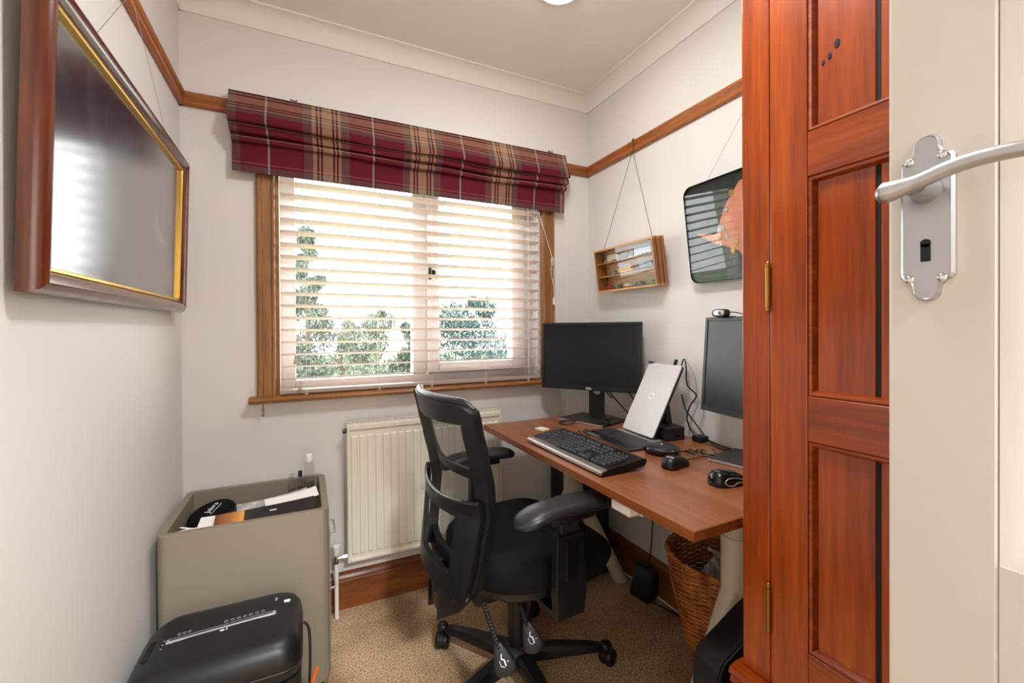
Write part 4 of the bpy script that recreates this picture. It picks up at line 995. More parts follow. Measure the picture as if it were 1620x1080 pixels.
cable('black_cable', [(1.19, 1.59, 0.778), (1.215, 1.575, 0.79), (1.24, 1.57, 0.776), (1.225, 1.555, 0.772), (1.205, 1.575, 0.786), (1.245, 1.60, 0.782), (1.29, 1.62, 0.776)], 0.0030, 'black', 'knotted black cable lying over the monitor foot')
cable('black_cable', [(1.395, 1.300, 1.045), (1.400, 1.296, 1.068), (1.398, 1.286, 1.070), (1.395, 1.276, 1.04), (1.392, 1.268, 0.97), (1.410, 1.240, 0.93), (1.400, 1.262, 0.885), (1.395, 1.272, 0.83), (1.40, 1.24, 0.775), (1.395, 1.15, 0.766), (1.38, 1.08, 0.764), (1.385, 0.96, 0.764)], 0.0030, 'black', 'black cable arching over the top of the tablet and down to the desk')
cable('black_cable', [(1.383, 1.29, 0.93), (1.390, 1.275, 0.87), (1.400, 1.235, 0.82), (1.400, 1.18, 0.772), (1.370, 1.12, 0.764), (1.345, 1.07, 0.765), (1.375, 1.03, 0.766), (1.40, 0.95, 0.768)], 0.0028, 'black', 'black cable behind the dock crossing to the webcam monitor')
cable('grey_cable', [(1.405, 1.28, 1.06), (1.420, 1.255, 1.00), (1.415, 1.24, 0.93), (1.422, 1.215, 0.87), (1.415, 1.225, 0.81), (1.40, 1.20, 0.766), (1.37, 1.14, 0.764)], 0.0014, plain('grey_lead', '#8a8a88', 0.5), 'thin grey lead hanging beside the tablet')
bm = BM(); box(bm, (-0.006, -0.005, -0.030), (0.006, 0.005, 0.010), 0.002, mtx=T(1.382, 1.318, 1.060) @ RY(27)); tag(obj('usb_plug', bm, 'black'), 'black plug pushed into the top edge of the tablet', 'plug')
bm = BM(); box(bm, (-0.012, -0.028, -0.002), (0.006, 0.0, 0.009), 0.003, mtx=T(1.368, 1.452, 1.0445) @ RY(20)); tag(obj('usb_plug', bm, 'black'), 'black clip at the upper left corner of the tablet', 'plug')
bm = BM(); box(bm, (1.355, 1.17, DZT), (1.400, 1.215, DZT + 0.024), 0.005); tag(obj('power_brick', bm, 'black', None, True), 'small black adapter at the wall behind the dock', 'adapter')

# ================================================================== BELOW THE DESK
wbx = thing('control_box', 'white box screwed under the front of the desk', 'box', (0.800, 0.945, 0.704))
obj('housing', box(BM(), (-0.026, -0.045, -0.010), (0.026, 0.032, 0.018), 0.006, 3), 'white', wbx, True)
bm = BM(); box(bm, (-0.004, -0.065, 0.0), (0.022, -0.045, 0.003)); box(bm, (-0.004, -0.068, 0.0), (0.022, -0.065, 0.030)); obj('bracket', bm, 'white', wbx)
tw = thing('pc_tower', 'black computer tower in the shade under the far end of the desk', 'computer', (1.245, 1.835, 0))
obj('case', box(BM(), (-0.085, -0.145, 0.012), (0.085, 0.125, 0.515), 0.006), 'black_matt', tw)
obj('front_panel', box(BM(), (-0.078, -0.152, 0.03), (0.078, -0.145, 0.50), 0.004), 'black', tw)
obj('button', lathe(BM(), [(0.009, 0), (0.009, 0.003), (0.002, 0.004)], n=14, mtx=T(0.05, -0.152, 0.46) @ RX(90)), 'charcoal', tw)
for sx in (-1, 1):
    for sy in (-1, 1): obj('foot', lathe(BM(), [(0.012, 0), (0.014, 0.013)], (sx * 0.06, sy * 0.10, 0), 12), 'black', tw)
ad = thing('power_adapter', 'black power adapter lying against the skirting under the desk', 'adapter', (1.356, 1.490, 0.0), math.radians(8))
bm = BM(); prism(bm, [(-0.036, 0.0), (0.030, 0.0), (0.040, 0.03), (0.036, 0.118), (0.018, 0.135), (-0.002, 0.110), (-0.036, 0.022)], 'Y', -0.055, 0.045); bmesh.ops.bevel(bm, geom=bm.edges[:], offset=0.006, segments=2, affect='EDGES'); obj('body', bm, 'black', ad, True)
obj('plug_head', box(BM(), (0.004, -0.02, 0.126), (0.024, 0.012, 0.142), 0.004), 'black', ad)
cable('black_cable', [(1.386, 1.488, 0.140), (1.388, 1.470, 0.22), (1.388, 1.455, 0.45), (1.388, 1.452, 0.735)], 0.0026, 'black', 'thin black cable hanging straight down to the power adapter')
cable('black_cable', [(1.345, 1.440, 0.012), (1.375, 1.38, 0.006), (1.392, 1.30, 0.006), (1.400, 1.15, 0.006)], 0.004, 'black', 'black lead running along the carpet from the power adapter')
cable('white_cable', [(1.20, 1.50, 0.55), (1.26, 1.55, 0.62), (1.32, 1.60, 0.66)], 0.0030, 'white', 'white cable drooping under the desk behind the arm rest')
cable('white_cable', [(1.33, 1.78, 0.02), (1.36, 1.74, 0.02), (1.395, 1.66, 0.010), (1.402, 1.55, 0.007), (1.405, 1.42, 0.007), (1.407, 1.25, 0.007), (1.407, 1.10, 0.007)], 0.0034, 'white', 'white cable lying along the foot of the right skirting')
bm = BM(); cp_ = smooth_path([(1.20, 1.21, 0.735), (1.235, 1.20, 0.66), (1.285, 1.19, 0.57), (1.335, 1.19, 0.50), (1.378, 1.175, 0.46), (1.408, 1.15, 0.44)], 8)
tube(bm, cp_, [0.0125 if i % 2 else 0.0105 for i in range(len(cp_))], 10)
tag(obj('cable_sleeve', bm, 'black_matt', None, True), 'thick ribbed black cable sleeve curving down behind the basket', 'cable')

# wicker waste basket with paper in it
bk_ = thing('wicker_basket', 'orange-brown wicker waste basket under the near end of the desk', 'basket', (1.248, 0.985, 0))
BP = [(0.082, 0.0), (0.104, 0.118), (0.120, 0.17), (0.142, 0.253), (0.163, 0.347), (0.170, 0.40), (0.175, 0.455)]
def brad(z):
    for (ra, za), (rb_, zb) in zip(BP[:-1], BP[1:]):
        if z <= zb: return ra + (rb_ - ra) * (z - za) / (zb - za)
    return BP[-1][0]
M['wicker'] = plain('wicker_cane', '#bd7230', 0.5, var=(22, '#8a4412'), bump=(120, 0.2, 0.002))
M['wicker_dark'] = plain('wicker_inside', '#5d3a1c', 0.8)
bm = BM(); NS = 36; rowsN = 59
for r_ in range(rowsN):
    z = 0.006 + r_ * 0.0074; R_ = brad(z); n_ = NS * 4
    pts = [((R_ + 0.0036 * math.cos(NS / 2 * 2 * PI * k / n_ + PI * (r_ % 2))) * math.cos(2 * PI * k / n_), (R_ + 0.0036 * math.cos(NS / 2 * 2 * PI * k / n_ + PI * (r_ % 2))) * math.sin(2 * PI * k / n_), z + 0.0012 * math.sin(5 * 2 * PI * k / n_ + r_)) for k in range(n_)]
    tube(bm, pts, 0.0040, 5, True)
o = obj('woven_strands', bm, 'wicker', bk_, True); o['kind'] = 'stuff'
bm = BM()
for k in range(NS):
    a = 2 * PI * (k + 0.0) / NS
    tube(bm, [(brad(z) * math.cos(a), brad(z) * math.sin(a), z) for z in (0.0, 0.1, 0.2, 0.3, 0.4, 0.445)], 0.0026, 5)
o = obj('stakes', bm, 'wicker', bk_, True); o['kind'] = 'stuff'
bm = BM()
for ph in (0, 2 * PI / 3, 4 * PI / 3):
    n_ = 120
    tube(bm, [((0.177 + 0.0055 * math.cos(30 * 2 * PI * k / n_ + ph)) * math.cos(2 * PI * k / n_), (0.177 + 0.0055 * math.cos(30 * 2 * PI * k / n_ + ph)) * math.sin(2 * PI * k / n_), 0.450 + 0.0055 * math.sin(30 * 2 * PI * k / n_ + ph)) for k in range(n_)], 0.0045, 6, True)
obj('braided_rim', bm, 'wicker', bk_, True)
bm = BM(); lathe(bm, [(brad(0.01) - 0.006, 0.004), (brad(0.01) - 0.006, 0.010)], n=24); obj('base', bm, 'wicker_dark', bk_)
for i, (x, y, z, rx, ry, rz_, sx, sy, mt, lb_) in enumerate(((1.205, 0.965, 0.405, 30, -12, 20, 0.10, 0.09, 'paper_grey', 'crumpled grey paper at the left inside the wicker basket'), (1.262, 0.930, 0.415, -28, 25, 60, 0.09, 0.08, 'lilac_paper', 'pale lilac paper sticking up in the wicker basket'), (1.290, 1.020, 0.405, 20, 30, 10, 0.11, 0.09, 'paper', 'white paper at the back inside the wicker basket'))):
    if 'lilac_paper' not in M: M['lilac_paper'] = plain('pale_lilac_paper', '#c6c8dc', 0.8)
    bm = BM(); rnd = random.Random(i)
    cs = [[rnd.uniform(-0.012, 0.012) for _ in range(6)] for _ in range(6)]
    surf(bm, lambda s, t: ((s - 0.5) * sx, (t - 0.5) * sy, cs[int(round(s * 5))][int(round(t * 5))]), 5, 5, thick=0.0012)
    o = obj('waste_paper', bm, mt, None, False); o.matrix_world = T(x, y, z) @ RZ(rz_) @ RX(rx) @ RY(ry); tag(o, lb_, 'paper', 'waste paper in the basket')
bm = BM()
for k, (w_, h_) in enumerate(((0.012, 0.085), (0.016, 0.070), (0.008, 0.095))):
    tube(bm, smooth_path([(1.060, 0.925, 0.735), (1.060 - w_, 0.930, 0.70 - h_ * 0.4), (1.062 - w_ * 0.3, 0.925, 0.705 - h_), (1.062 + w_, 0.918, 0.70 - h_ * 0.45), (1.060, 0.925, 0.73)], 6), 0.0022, 6)
tag(obj('cable_loops', bm, 'black', None, True), 'small bunch of black cable loops hanging under the desk corner', 'cable')

# black case standing between the desk and the wardrobe
bg_ = thing('black_case', 'black moulded case standing on the carpet between desk and wardrobe', 'case', (0.968, 0.697, 0))
outl = [(-0.145, 0.02), (-0.150, 0.30), (-0.146, 0.425), (-0.130, 0.450), (-0.08, 0.470), (0.0, 0.506), (0.06, 0.525), (0.14, 0.530), (0.150, 0.51), (0.150, 0.02)]
inl = [(-0.098, 0.02), (-0.102, 0.25), (-0.100, 0.33), (-0.086, 0.370), (-0.058, 0.405), (-0.01, 0.438), (0.06, 0.460), (0.12, 0.466), (0.122, 0.45), (0.122, 0.02)]
bm = BM(); skin(bm, [ring(bm, [(p[0], y, p[1]) for p in P_]) for P_, y in ((inl, 0.036), (outl, 0.040), (outl, -0.034), (inl, -0.042), (inl, -0.020))], True, True, True)
bmesh.ops.bevel(bm, geom=[e for e in bm.edges if e.is_manifold], offset=0.004, segments=2, affect='EDGES')
obj('shell', bm, 'black', bg_, True)
obj('front_panel', prism(BM(), [(p[0] * 0.98, p[1] * 0.98 + 0.005) for p in inl], 'Y', -0.026, -0.018), 'black_matt', bg_)
bm = BM(); lathe(bm, [(0.006, 0), (0.006, 0.002), (0.003, 0.003)], n=12, mtx=T(-0.124, -0.0395, 0.335) @ RX(90)); obj('stud', bm, 'chrome', bg_)

# ================================================================== OFFICE CHAIR
ch_ = thing('office_chair', 'black mesh-backed swivel office chair with arm rests at the desk', 'chair', (0.655, 1.335, 0), math.radians(4.5))
# local x forward (to the desk), y to the far side, z up
def lerp_tab(tab, z):
    if z <= tab[0][0]: return tab[0][1]
    for (a, va), (b, vb) in zip(tab[:-1], tab[1:]):
        if z <= b:
            t = (z - a) / (b - a); t = t * t * (3 - 2 * t) * 0.4 + t * 0.6
            return va + (vb - va) * t
    return tab[-1][1]
XE = [(0.42, -0.232), (0.50, -0.216), (0.58, -0.203), (0.68, -0.190), (0.76, -0.198), (0.85, -0.219), (0.93, -0.238), (1.01, -0.256)]   # edge line of the back
HW = [(0.42, 0.165), (0.47, 0.185), (0.55, 0.200), (0.68, 0.212), (0.85, 0.222), (0.96, 0.225), (1.01, 0.222)]
BU = [(0.42, 0.030), (0.60, 0.045), (0.75, 0.055), (1.01, 0.050)]
def back(u, z, off=0.0):
    return (lerp_tab(XE, z) - lerp_tab(BU, z) * (1 - u * u) + off, u * lerp_tab(HW, z), z)
def strip(nm, u0, u1, z0, z1, thick, mat='black', off=0.0, nu=6, nv=24, parent=ch_):
    """patch of the back between the lines u0(z), u1(z) and z0(u), z1(u)"""
    F = lambda v: v if callable(v) else (lambda q: v)
    U0, U1, Z0, Z1 = F(u0), F(u1), F(z0), F(z1)
    def f(s, t):
        um = -1 + 2 * s
        zz = Z0(0) + (Z1(0) - Z0(0)) * t
        u = U0(zz) + (U1(zz) - U0(zz)) * s
        zz = Z0(u) + (Z1(u) - Z0(u)) * t
        return back(u, zz, off)
    bm = BM(); surf(bm, f, nu, nv, thick=thick); bmesh.ops.recalc_face_normals(bm, faces=bm.faces[:])
    return obj(nm, bm, mat, parent, True, angle=50)
ztop = lambda u: 0.998 - 0.020 * max(0.0, (abs(u) - 0.80) / 0.2) ** 2
TK = -0.022
# upper frame round the mesh
inner = lambda z: 0.80 if z > 0.72 else 0.80
strip('back_frame', lambda z: -1.0, lambda z: -0.80, 0.46, ztop, -0.034)
strip('back_frame', lambda z: 0.80, lambda z: 1.0, 0.46, ztop, -0.034)
strip('back_frame_top', -0.80, 0.80, lambda u: 0.945 - 0.012 * (1 - u * u), ztop, -0.026, nu=20, nv=6)
strip('back_frame_bar', -0.80, 0.80, 0.765, 0.795, -0.010, nu=20, nv=4, off=0.010)
strip('back_frame_bottom', -0.80, 0.80, 0.46, 0.52, -0.022, nu=20, nv=4)
def fm(s, t): return back(-0.82 + 1.64 * s, 0.50 + 0.455 * t, 0.002)
bm = BM(); surf(bm, fm, 24, 24, uv=lambda s, t: (0.36 * s, 0.455 * t)); obj('mesh_panel', bm, 'mesh', ch_, True, angle=80)
# rear yoke: the lower shell standing off behind the mesh, with a window in it
def yoke(nm, u0, u1, z0, z1, nu=16, nv=8, th=-0.016): return strip(nm, u0, u1, z0, z1, th, 'black', -0.042, nu, nv)
yoke('back_yoke', -1.0, 1.0, 0.662, lambda u: 0.718 - 0.020 * (1 - u * u), 24, 8)
yoke('back_yoke', -1.0, -0.58, 0.442, 0.662, 8, 12); yoke('back_yoke', 0.58, 1.0, 0.442, 0.662, 8, 12)
yoke('back_yoke', -0.58, 0.58, 0.442, 0.497, 12, 4)
bm = BM()
R = []
for k in range(25):
    u = -1 + 2 * k / 24; p = Vector(back(u, 0.718 - 0.020 * (1 - u * u), -0.050)); R.append(p)
tube(bm, R, 0.0085, 8); obj('yoke_rim', bm, 'black_gloss', ch_, True)
bm = BM(); R = [Vector(back(u, ztop(u), -0.011)) for u in [-0.985 + 1.97 * k / 24 for k in range(25)]]; tube(bm, R, [0.006] + [0.010] + [0.0125] * 21 + [0.010, 0.006], 10); obj('top_edge', bm, 'black_pu', ch_, True)
# spine and recline bracket
bm = BM(); box(bm, (-0.300, -0.035, 0.34), (-0.262, 0.035, 0.50), 0.006); obj('spine', bm, 'black', ch_, True)
for sy in (-1, 1):
    bm = BM(); prism(bm, [(-0.305, 0.325), (-0.305, 0.405), (-0.285, 0.415), (-0.190, 0.405), (-0.190, 0.350), (-0.235, 0.325)], 'Y', sy * 0.040 - 0.004, sy * 0.040 + 0.004); obj('recline_bracket', bm, 'black', ch_)
for x, z in ((-0.213, 0.392), (-0.213, 0.360), (-0.255, 0.370)):
    bm = BM(); tube(bm, [(x, -0.044, z), (x, -0.049, z)], 0.0062 if x > -0.25 else 0.011, 12); obj('bolt', bm, 'chrome' if x > -0.25 else 'charcoal', ch_, True)
bm = BM(); tube(bm, [(-0.300, -0.075, 0.425), (-0.300, -0.045, 0.425)], 0.020, 8); obj('adjust_knob', bm, 'black', ch_, True)
# seat cushion and shell
bm = BM(); R = []
def seat_ring(sc, z, dx=0.0, wf=0.0):
    P = []
    for k in range(48):
        a = 2 * PI * k / 48; x = 0.258 * sgn(math.cos(a), 0.62); y = 0.252 * sgn(math.sin(a), 0.62)
        y *= 1 - 0.06 * (x < 0) * (-x / 0.258)
        zz = z - wf * max(0.0, (x - 0.10) / 0.16) ** 2 * 0.040
        P.append((0.036 + x * sc + dx, y * sc, zz))
    return P
for sc, z, wf in ((0.88, 0.424, 0.0), (0.97, 0.434, 0.1), (1.0, 0.455, 0.3), (1.0, 0.480, 0.7), (0.985, 0.498, 1), (0.94, 0.511, 1), (0.85, 0.518, 1), (0.6, 0.522, 0.9), (0.3, 0.521, 0.6), (0.05, 0.520, 0.5)): R.append(ring(bm, seat_ring(sc, z, 0, wf)))
skin(bm, R); obj('seat_cushion', bm, 'black_fabric', ch_, True, angle=70)
bm = BM(); R = [ring(bm, seat_ring(s_, z)) for s_, z in ((0.70, 0.388), (0.86, 0.394), (0.945, 0.412), (0.955, 0.432), (0.93, 0.436))]; skin(bm, R); obj('seat_shell', bm, 'black', ch_, True)
obj('mechanism', box(BM(), (-0.19, -0.075, 0.335), (0.12, 0.075, 0.392), 0.010), 'black_matt', ch_, True)
bm = BM(); lathe(bm, [(0.030, 0.11), (0.0335, 0.12), (0.0335, 0.30), (0.029, 0.302), (0.029, 0.345)], n=24); obj('gas_column', bm, 'black', ch_, True)
# five star base with castors
obj('hub', lathe(BM(), [(0.040, 0.062), (0.052, 0.068), (0.052, 0.098), (0.042, 0.115), (0.034, 0.122)], n=28), 'black', ch_, True)
bA = [-22, 50, 122, 194, 266]
def leg_mesh():
    bm = BM(); R = []
    for t in [k / 10 for k in range(11)]:
        r_ = 0.035 + 0.285 * t; w_ = 0.030 - 0.011 * t; zt = 0.108 - 0.024 * t ** 2 - 0.006 * t; zb = 0.066 + 0.004 * t - 0.004 * t * t
        if t > 0.85: zt -= 0.012 * ((t - 0.85) / 0.15) ** 2
        R.append(ring(bm, [(r_, -w_, zb), (r_, w_, zb), (r_, w_ * 0.96, zt - 0.010), (r_, w_ * 0.62, zt), (r_, -w_ * 0.62, zt), (r_, -w_ * 0.96, zt - 0.010)]))
    skin(bm, R); superell(bm, (0.318, 0, 0.068), (0.022, 0.021, 0.020), 0.7, 1, 16, 8); return bm
def castor_mesh():
    bm = BM()
    for sy in (-1, 1):
        R = []
        for y_, r_ in ((0.005, 0.024), (0.007, 0.029), (0.016, 0.029), (0.022, 0.026), (0.026, 0.019)):
            R.append(ring(bm, [(r_ * math.cos(2 * PI * k / 20), sy * y_, 0.029 + r_ * math.sin(2 * PI * k / 20)) for k in range(20)]))
        skin(bm, R)
    return bm
def hood_mesh():
    bm = BM(); R = []
    for k in range(13):
        a = math.radians(-10 + 195 * k / 12); R.append(ring(bm, [(0.031 * math.cos(a), -0.006, 0.029 + 0.031 * math.sin(a)), (0.031 * math.cos(a), 0.006, 0.029 + 0.031 * math.sin(a)), (0.022 * math.cos(a), 0.006, 0.029 + 0.022 * math.sin(a)), (0.022 * math.cos(a), -0.006, 0.029 + 0.022 * math.sin(a))]))
    skin(bm, R); tube(bm, [(0.0, 0, 0.056), (0.0, 0, 0.075)], 0.008, 10); return bm
l0 = w0 = h0 = None
for i, a in enumerate(bA):
    ar = math.radians(a - 0); px_, py_ = 0.318 * math.cos(ar), 0.318 * math.sin(ar); cr = ar + (0.7, -1.1, 2.0, 0.5, 1.4)[i]
    if l0 is None:
        l0 = obj('base_leg', leg_mesh(), 'black', ch_, True); w0 = obj('castor_wheel', castor_mesh(), 'black', ch_, True); h0 = obj('castor_hood', hood_mesh(), 'black', ch_, True)
        A_, B_, D_ = l0, w0, h0
    else: A_, B_, D_ = copy_obj(l0, ch_), copy_obj(w0, ch_), copy_obj(h0, ch_)
    A_.rotation_euler = (0, 0, ar)
    for q in (B_, D_): q.location = (px_ + 0.012 * math.cos(cr), py_ + 0.012 * math.sin(cr), 0); q.rotation_euler = (0, 0, cr)
# arm rests
def arm_pad(bm):
    R = []
    for k in range(17):
        t = k / 16; x = -0.178 + 0.338 * t
        e = min(t, 1 - t) * 2; w_ = 0.050 * min(1, (1 - (1 - min(1, e * 2.6)) ** 2)) ** 0.5 + 0.002
        th = 0.018 * min(1, (1 - (1 - min(1, e * 3.0)) ** 2)) ** 0.5 + 0.002; zc = -0.006 - 0.016 * max(0, (0.30 - t) / 0.30) ** 2 - 0.004 * max(0, (t - 0.8) / 0.2) ** 2 + 0.010 * math.sin(PI * t)
        if t < 0.5: w_ *= 0.92
        R.append(ring(bm, [(x, w_ * sgn(math.cos(b), 0.8), zc + th * sgn(math.sin(b), 0.8)) for b in [2 * PI * q / 16 for q in range(16)]]))
    skin(bm, R); return bm
for sy in (-1, 1):
    y = sy * 0.288
    obj('arm_pad', arm_pad(BM()), 'black_pu', ch_, True, loc=(0.0, y, 0.690), angle=80)
    bm = BM(); box(bm, (-0.075, y - 0.032, 0.655), (0.075, y + 0.032, 0.676), 0.006); obj('pad_mount', bm, 'black', ch_, True)
    bm = BM(); prism(bm, [(-0.050, 0.40), (0.052, 0.40), (0.060, 0.45), (0.046, 0.62), (-0.046, 0.62), (-0.050, 0.45)], 'Y', y - 0.016, y + 0.016); bmesh.ops.bevel(bm, geom=bm.edges[:], offset=0.005, segments=2, affect='EDGES'); obj('arm_upright', bm, 'black', ch_, True)
    bm = BM(); box(bm, (-0.032, y - 0.011, 0.60), (0.032, y + 0.011, 0.662), 0.004); obj('arm_slider', bm, 'charcoal', ch_)
    bm = BM(); box(bm, (-0.022, y + (-0.021 if sy < 0 else 0.015), 0.49), (0.026, y + (-0.015 if sy < 0 else 0.021), 0.60), 0.004); obj('height_catch', bm, 'black_gloss', ch_)
    ya, yb = sorted((sy * 0.10, sy * 0.300))
    bm = BM(); box(bm, (-0.045, ya, 0.378), (0.048, yb, 0.392)); box(bm, (-0.050, min(y - 0.014, y + 0.014), 0.384), (0.052, max(y - 0.014, y + 0.014), 0.42), 0.004); obj('arm_bracket', bm, 'black', ch_)
# ribbed lever stalks with paddles
M['paddle'] = plain('paddle_black', '#1d1c1f', 0.45)
def paddle(A, B, nm):
    A, B = Vector(A), Vector(B); n = 26; pts = [A + (B - A) * (k / n) for k in range(n + 1)]
    bm = BM(); tube(bm, pts, [0.0085 if k % 2 else 0.0058 for k in range(n + 1)], 10); st = obj('lever_stalk', bm, 'black_matt', ch_, True)
    d = (B - A).normalized(); X = Vector((0.90, -0.43, 0)).normalized(); X = (X - d * X.dot(d)).normalized()
    mt = frame_mtx(B + d * 0.030, X, -d)
    bm = BM(); R = []
    for k in range(13):
        t = k / 12; yy = 0.042 - 0.084 * t; w_ = 0.011 + 0.019 * math.sin(min(1, t * 1.25) * PI / 2) if t < 0.8 else 0.030 * math.sqrt(max(0.02, 1 - ((t - 0.8) / 0.21) ** 2)); th = 0.0075 * (1 - 0.5 * abs(2 * t - 1) ** 3)
        R.append(ring(bm, [(w_ * sgn(math.cos(b), 0.85), yy, th * sgn(math.sin(b), 0.85)) for b in [2 * PI * q / 16 for q in range(16)]]))
    skin(bm, R); pd = obj('lever_paddle', bm, 'paddle', ch_, True); pd.matrix_local = mt
    bm = BM()
    def seg(a, b, w_): tube(bm, [(*a, 0.0078), (*b, 0.0078)], w_, 6)
    seg((0.002, 0.018), (-0.003, 0.006), 0.0016); seg((-0.003, 0.006), (0.004, 0.002), 0.0016); seg((0.004, 0.002), (0.004, -0.014), 0.0022); seg((-0.009, 0.004), (-0.009, -0.010), 0.0008); seg((-0.009, -0.010), (0.000, -0.016), 0.0008); seg((0.011, -0.006), (0.015, -0.005), 0.0012)
    o = obj('seat_symbol', bm, 'white_print', pd); o['label'] = 'white printed seat symbol'
paddle((-0.205, -0.150, 0.405), (-0.180, -0.200, 0.292), 'a')
paddle((-0.085, -0.140, 0.385), (-0.070, -0.178, 0.303), 'b')

# ================================================================== PEDESTAL, ITS CONTENTS, SHREDDER
ped = thing('drawer_pedestal', 'taupe metal drawer pedestal with an open tray top in the corner', 'cabinet', (-0.163, 1.772, 0))
pw, pd_, ph_ = 0.233, 0.200, 0.600      # half x, half y, height
rr_o = rrect(pw, pd_, 0.028, 6); rr_i = rrect(pw - 0.022, pd_ - 0.022, 0.010, 6)
bm = BM(); R = [ring(bm, [(*p, z) for p in P_]) for P_, z in ((rr_o, 0.025), (rr_o, ph_ - 0.003), ([(p[0] * 0.993, p[1] * 0.993) for p in rr_o], ph_), (rr_i, ph_), (rr_i, ph_ - 0.085))]
skin(bm, R); obj('body', bm, 'taupe', ped, True, angle=30)
obj('plinth', box(BM(), (-pw + 0.02, -pd_ + 0.02, 0), (pw - 0.02, pd_ - 0.02, 0.025)), 'dark', ped)
for za, zb in ((0.030, 0.300), (0.306, 0.505)):
    d = obj('drawer_front', box(BM(), (pw, -pd_ + 0.03, za), (pw + 0.004, pd_ - 0.03, zb), 0.001, 1), 'taupe', ped)
    zc = zb - 0.045; bm = BM(); tube(bm, smooth_path([(pw + 0.003, 0.06, zc), (pw + 0.022, 0.055, zc - 0.002), (pw + 0.026, 0.04, zc - 0.003), (pw + 0.026, -0.04, zc - 0.003), (pw + 0.022, -0.055, zc - 0.002), (pw + 0.003, -0.06, zc)], 4), 0.004, 8); obj('handle', bm, 'silver', d, True)
tz = 0.515
po = thing('headset_pouch', 'round black zip pouch with white lettering in the tray', 'pouch', (-0.300, 1.832, 0.550), rot=(math.radians(16), math.radians(-10), math.radians(-10)))
bm = BM(); lathe(bm, [(0.055, -0.014), (0.070, -0.006), (0.074, 0.002), (0.070, 0.010), (0.055, 0.017), (0.025, 0.021), (0.002, 0.021)], n=36); obj('shell', bm, 'black_fabric', po, True)
text('lettering', 'Jabra', 0.026, 'white_print', po, frame_mtx((0.004, 0.008, 0.0225), (0.35, 0.93, 0), (-0.93, 0.35, 0)))
bm = BM(); box(bm, (-0.0008, -0.025, -0.0003), (0.0008, 0.03, 0.0005), mtx=frame_mtx((0.020, -0.006, 0.0222), (0.93, -0.35, 0), (0.35, 0.93, 0))); obj('underline', bm, 'white_print', po)
def bottle(nm, lb_, x, y, r, h, cap_h, cap, liquid):
    o = thing(nm, lb_, 'bottle', (x, y, tz))
    obj('clear_body', lathe(BM(), [(r * 0.9, 0), (r, 0.003), (r, h * 0.72), (r * 0.85, h * 0.80), (r * 0.5, h * 0.86), (r * 0.5, h * 0.9)], n=24), 'clear', o, True)
    obj('liquid', lathe(BM(), [(r * 0.84, 0.003), (r * 0.90, 0.006), (r * 0.90, h * liquid), (r * 0.86, h * liquid + 0.001)], n=24), 'gel', o, True)
    obj('cap', lathe(BM(), [(r * 0.68, h - cap_h), (r * 0.70, h - cap_h + 0.002), (r * 0.68, h - 0.002), (r * 0.6, h)], n=22), cap, o, True)
M['gel'] = pane('clear_gel', (0.80, 0.80, 0.77), 0.36, 0.02)
bottle('sanitiser_bottle', 'tallest clear bottle with a white cap in the tray corner', 0.012, 1.890, 0.019, 0.195, 0.030, 'white', 0.45)
bottle('small_bottle', 'small clear bottle with a clear cap left of the black-capped one', -0.050, 1.890, 0.013, 0.125, 0.022, 'clear', 0.5)
bottle('small_bottle', 'small clear bottle with a black cap between two others', -0.020, 1.905, 0.011, 0.128, 0.022, 'black', 0.5)
def mag_mat():
    m, nt, p = new_mat('magazine_cover'); p.inputs['Roughness'].default_value = 0.3
    t_ = nt.nodes.new('ShaderNodeTexCoord'); s = nt.nodes.new('ShaderNodeSeparateXYZ'); nt.links.new(t_.outputs['Object'], s.inputs[0])
    r = nt.nodes.new('ShaderNodeValToRGB'); r.color_ramp.interpolation = 'LINEAR'; e = r.color_ramp.elements
    e[0].position, e[0].color = 0.0, lin('#6e3a22'); e[1].position, e[1].color = 1.0, lin('#262326')
    for pos, c in ((0.16, '#b26a3c'), (0.27, '#e6a648'), (0.285, '#2a2527'), (0.3, '#242124')): k = e.new(pos); k.color = lin(c)
    a = nt.nodes.new('ShaderNodeMath'); a.operation = 'MULTIPLY_ADD'; a.inputs[1].default_value = 1 / 0.30; a.inputs[2].default_value = 0.5; nt.links.new(s.outputs[0], a.inputs[0]); nt.links.new(a.outputs[0], r.inputs['Fac'])
    nt.links.new(r.outputs['Color'], p.inputs['Base Color']); return m
def sheet(nm, lb_, c, sx, sy, th, mat, rz_, rx_, ry_, cat='magazine', group=None, bend=0.0):
    bm = BM(); surf(bm, lambda s, t: ((s - 0.5) * sx, (t - 0.5) * sy, bend * (2 * s - 1) ** 2), 8, 2, thick=th)
    o = obj(nm, bm, mat, None, False); o.matrix_world = T(*c) @ RZ(rz_) @ RX(rx_) @ RY(ry_); return tag(o, lb_, cat, group)
mg = sheet('magazine', 'dark glossy magazine with a sunset strip lying at the front of the tray', (-0.118, 1.656, 0.576), 0.296, 0.112, 0.004, mag_mat(), 3, 15, -2, bend=0.003)
bm = BM()
for k in range(4): box(bm, (0.008 + 0.0055 * k, 0.022, 0.0045), (0.0118 + 0.0055 * k, 0.029, 0.0049))
obj('masthead', bm, 'white_print', mg)
sheet('paper_sheets', 'white paper sheets under the dark magazine in the tray', (-0.150, 1.662, 0.567), 0.330, 0.115, 0.005, 'paper', -3, 15, -2, 'paper', bend=0.003)
sheet('paper_sheets', 'printed white leaflet behind the dark magazine in the tray', (-0.045, 1.752, 0.590), 0.170, 0.060, 0.002, 'paper', 9, 14, -5, 'paper', bend=0.006)
sheet('newspaper', 'grey folded newspaper pages along the back of the papers', (-0.105, 1.800, 0.562), 0.230, 0.080, 0.010, 'paper_grey', 6, 8, -5, 'newspaper', bend=0.006)
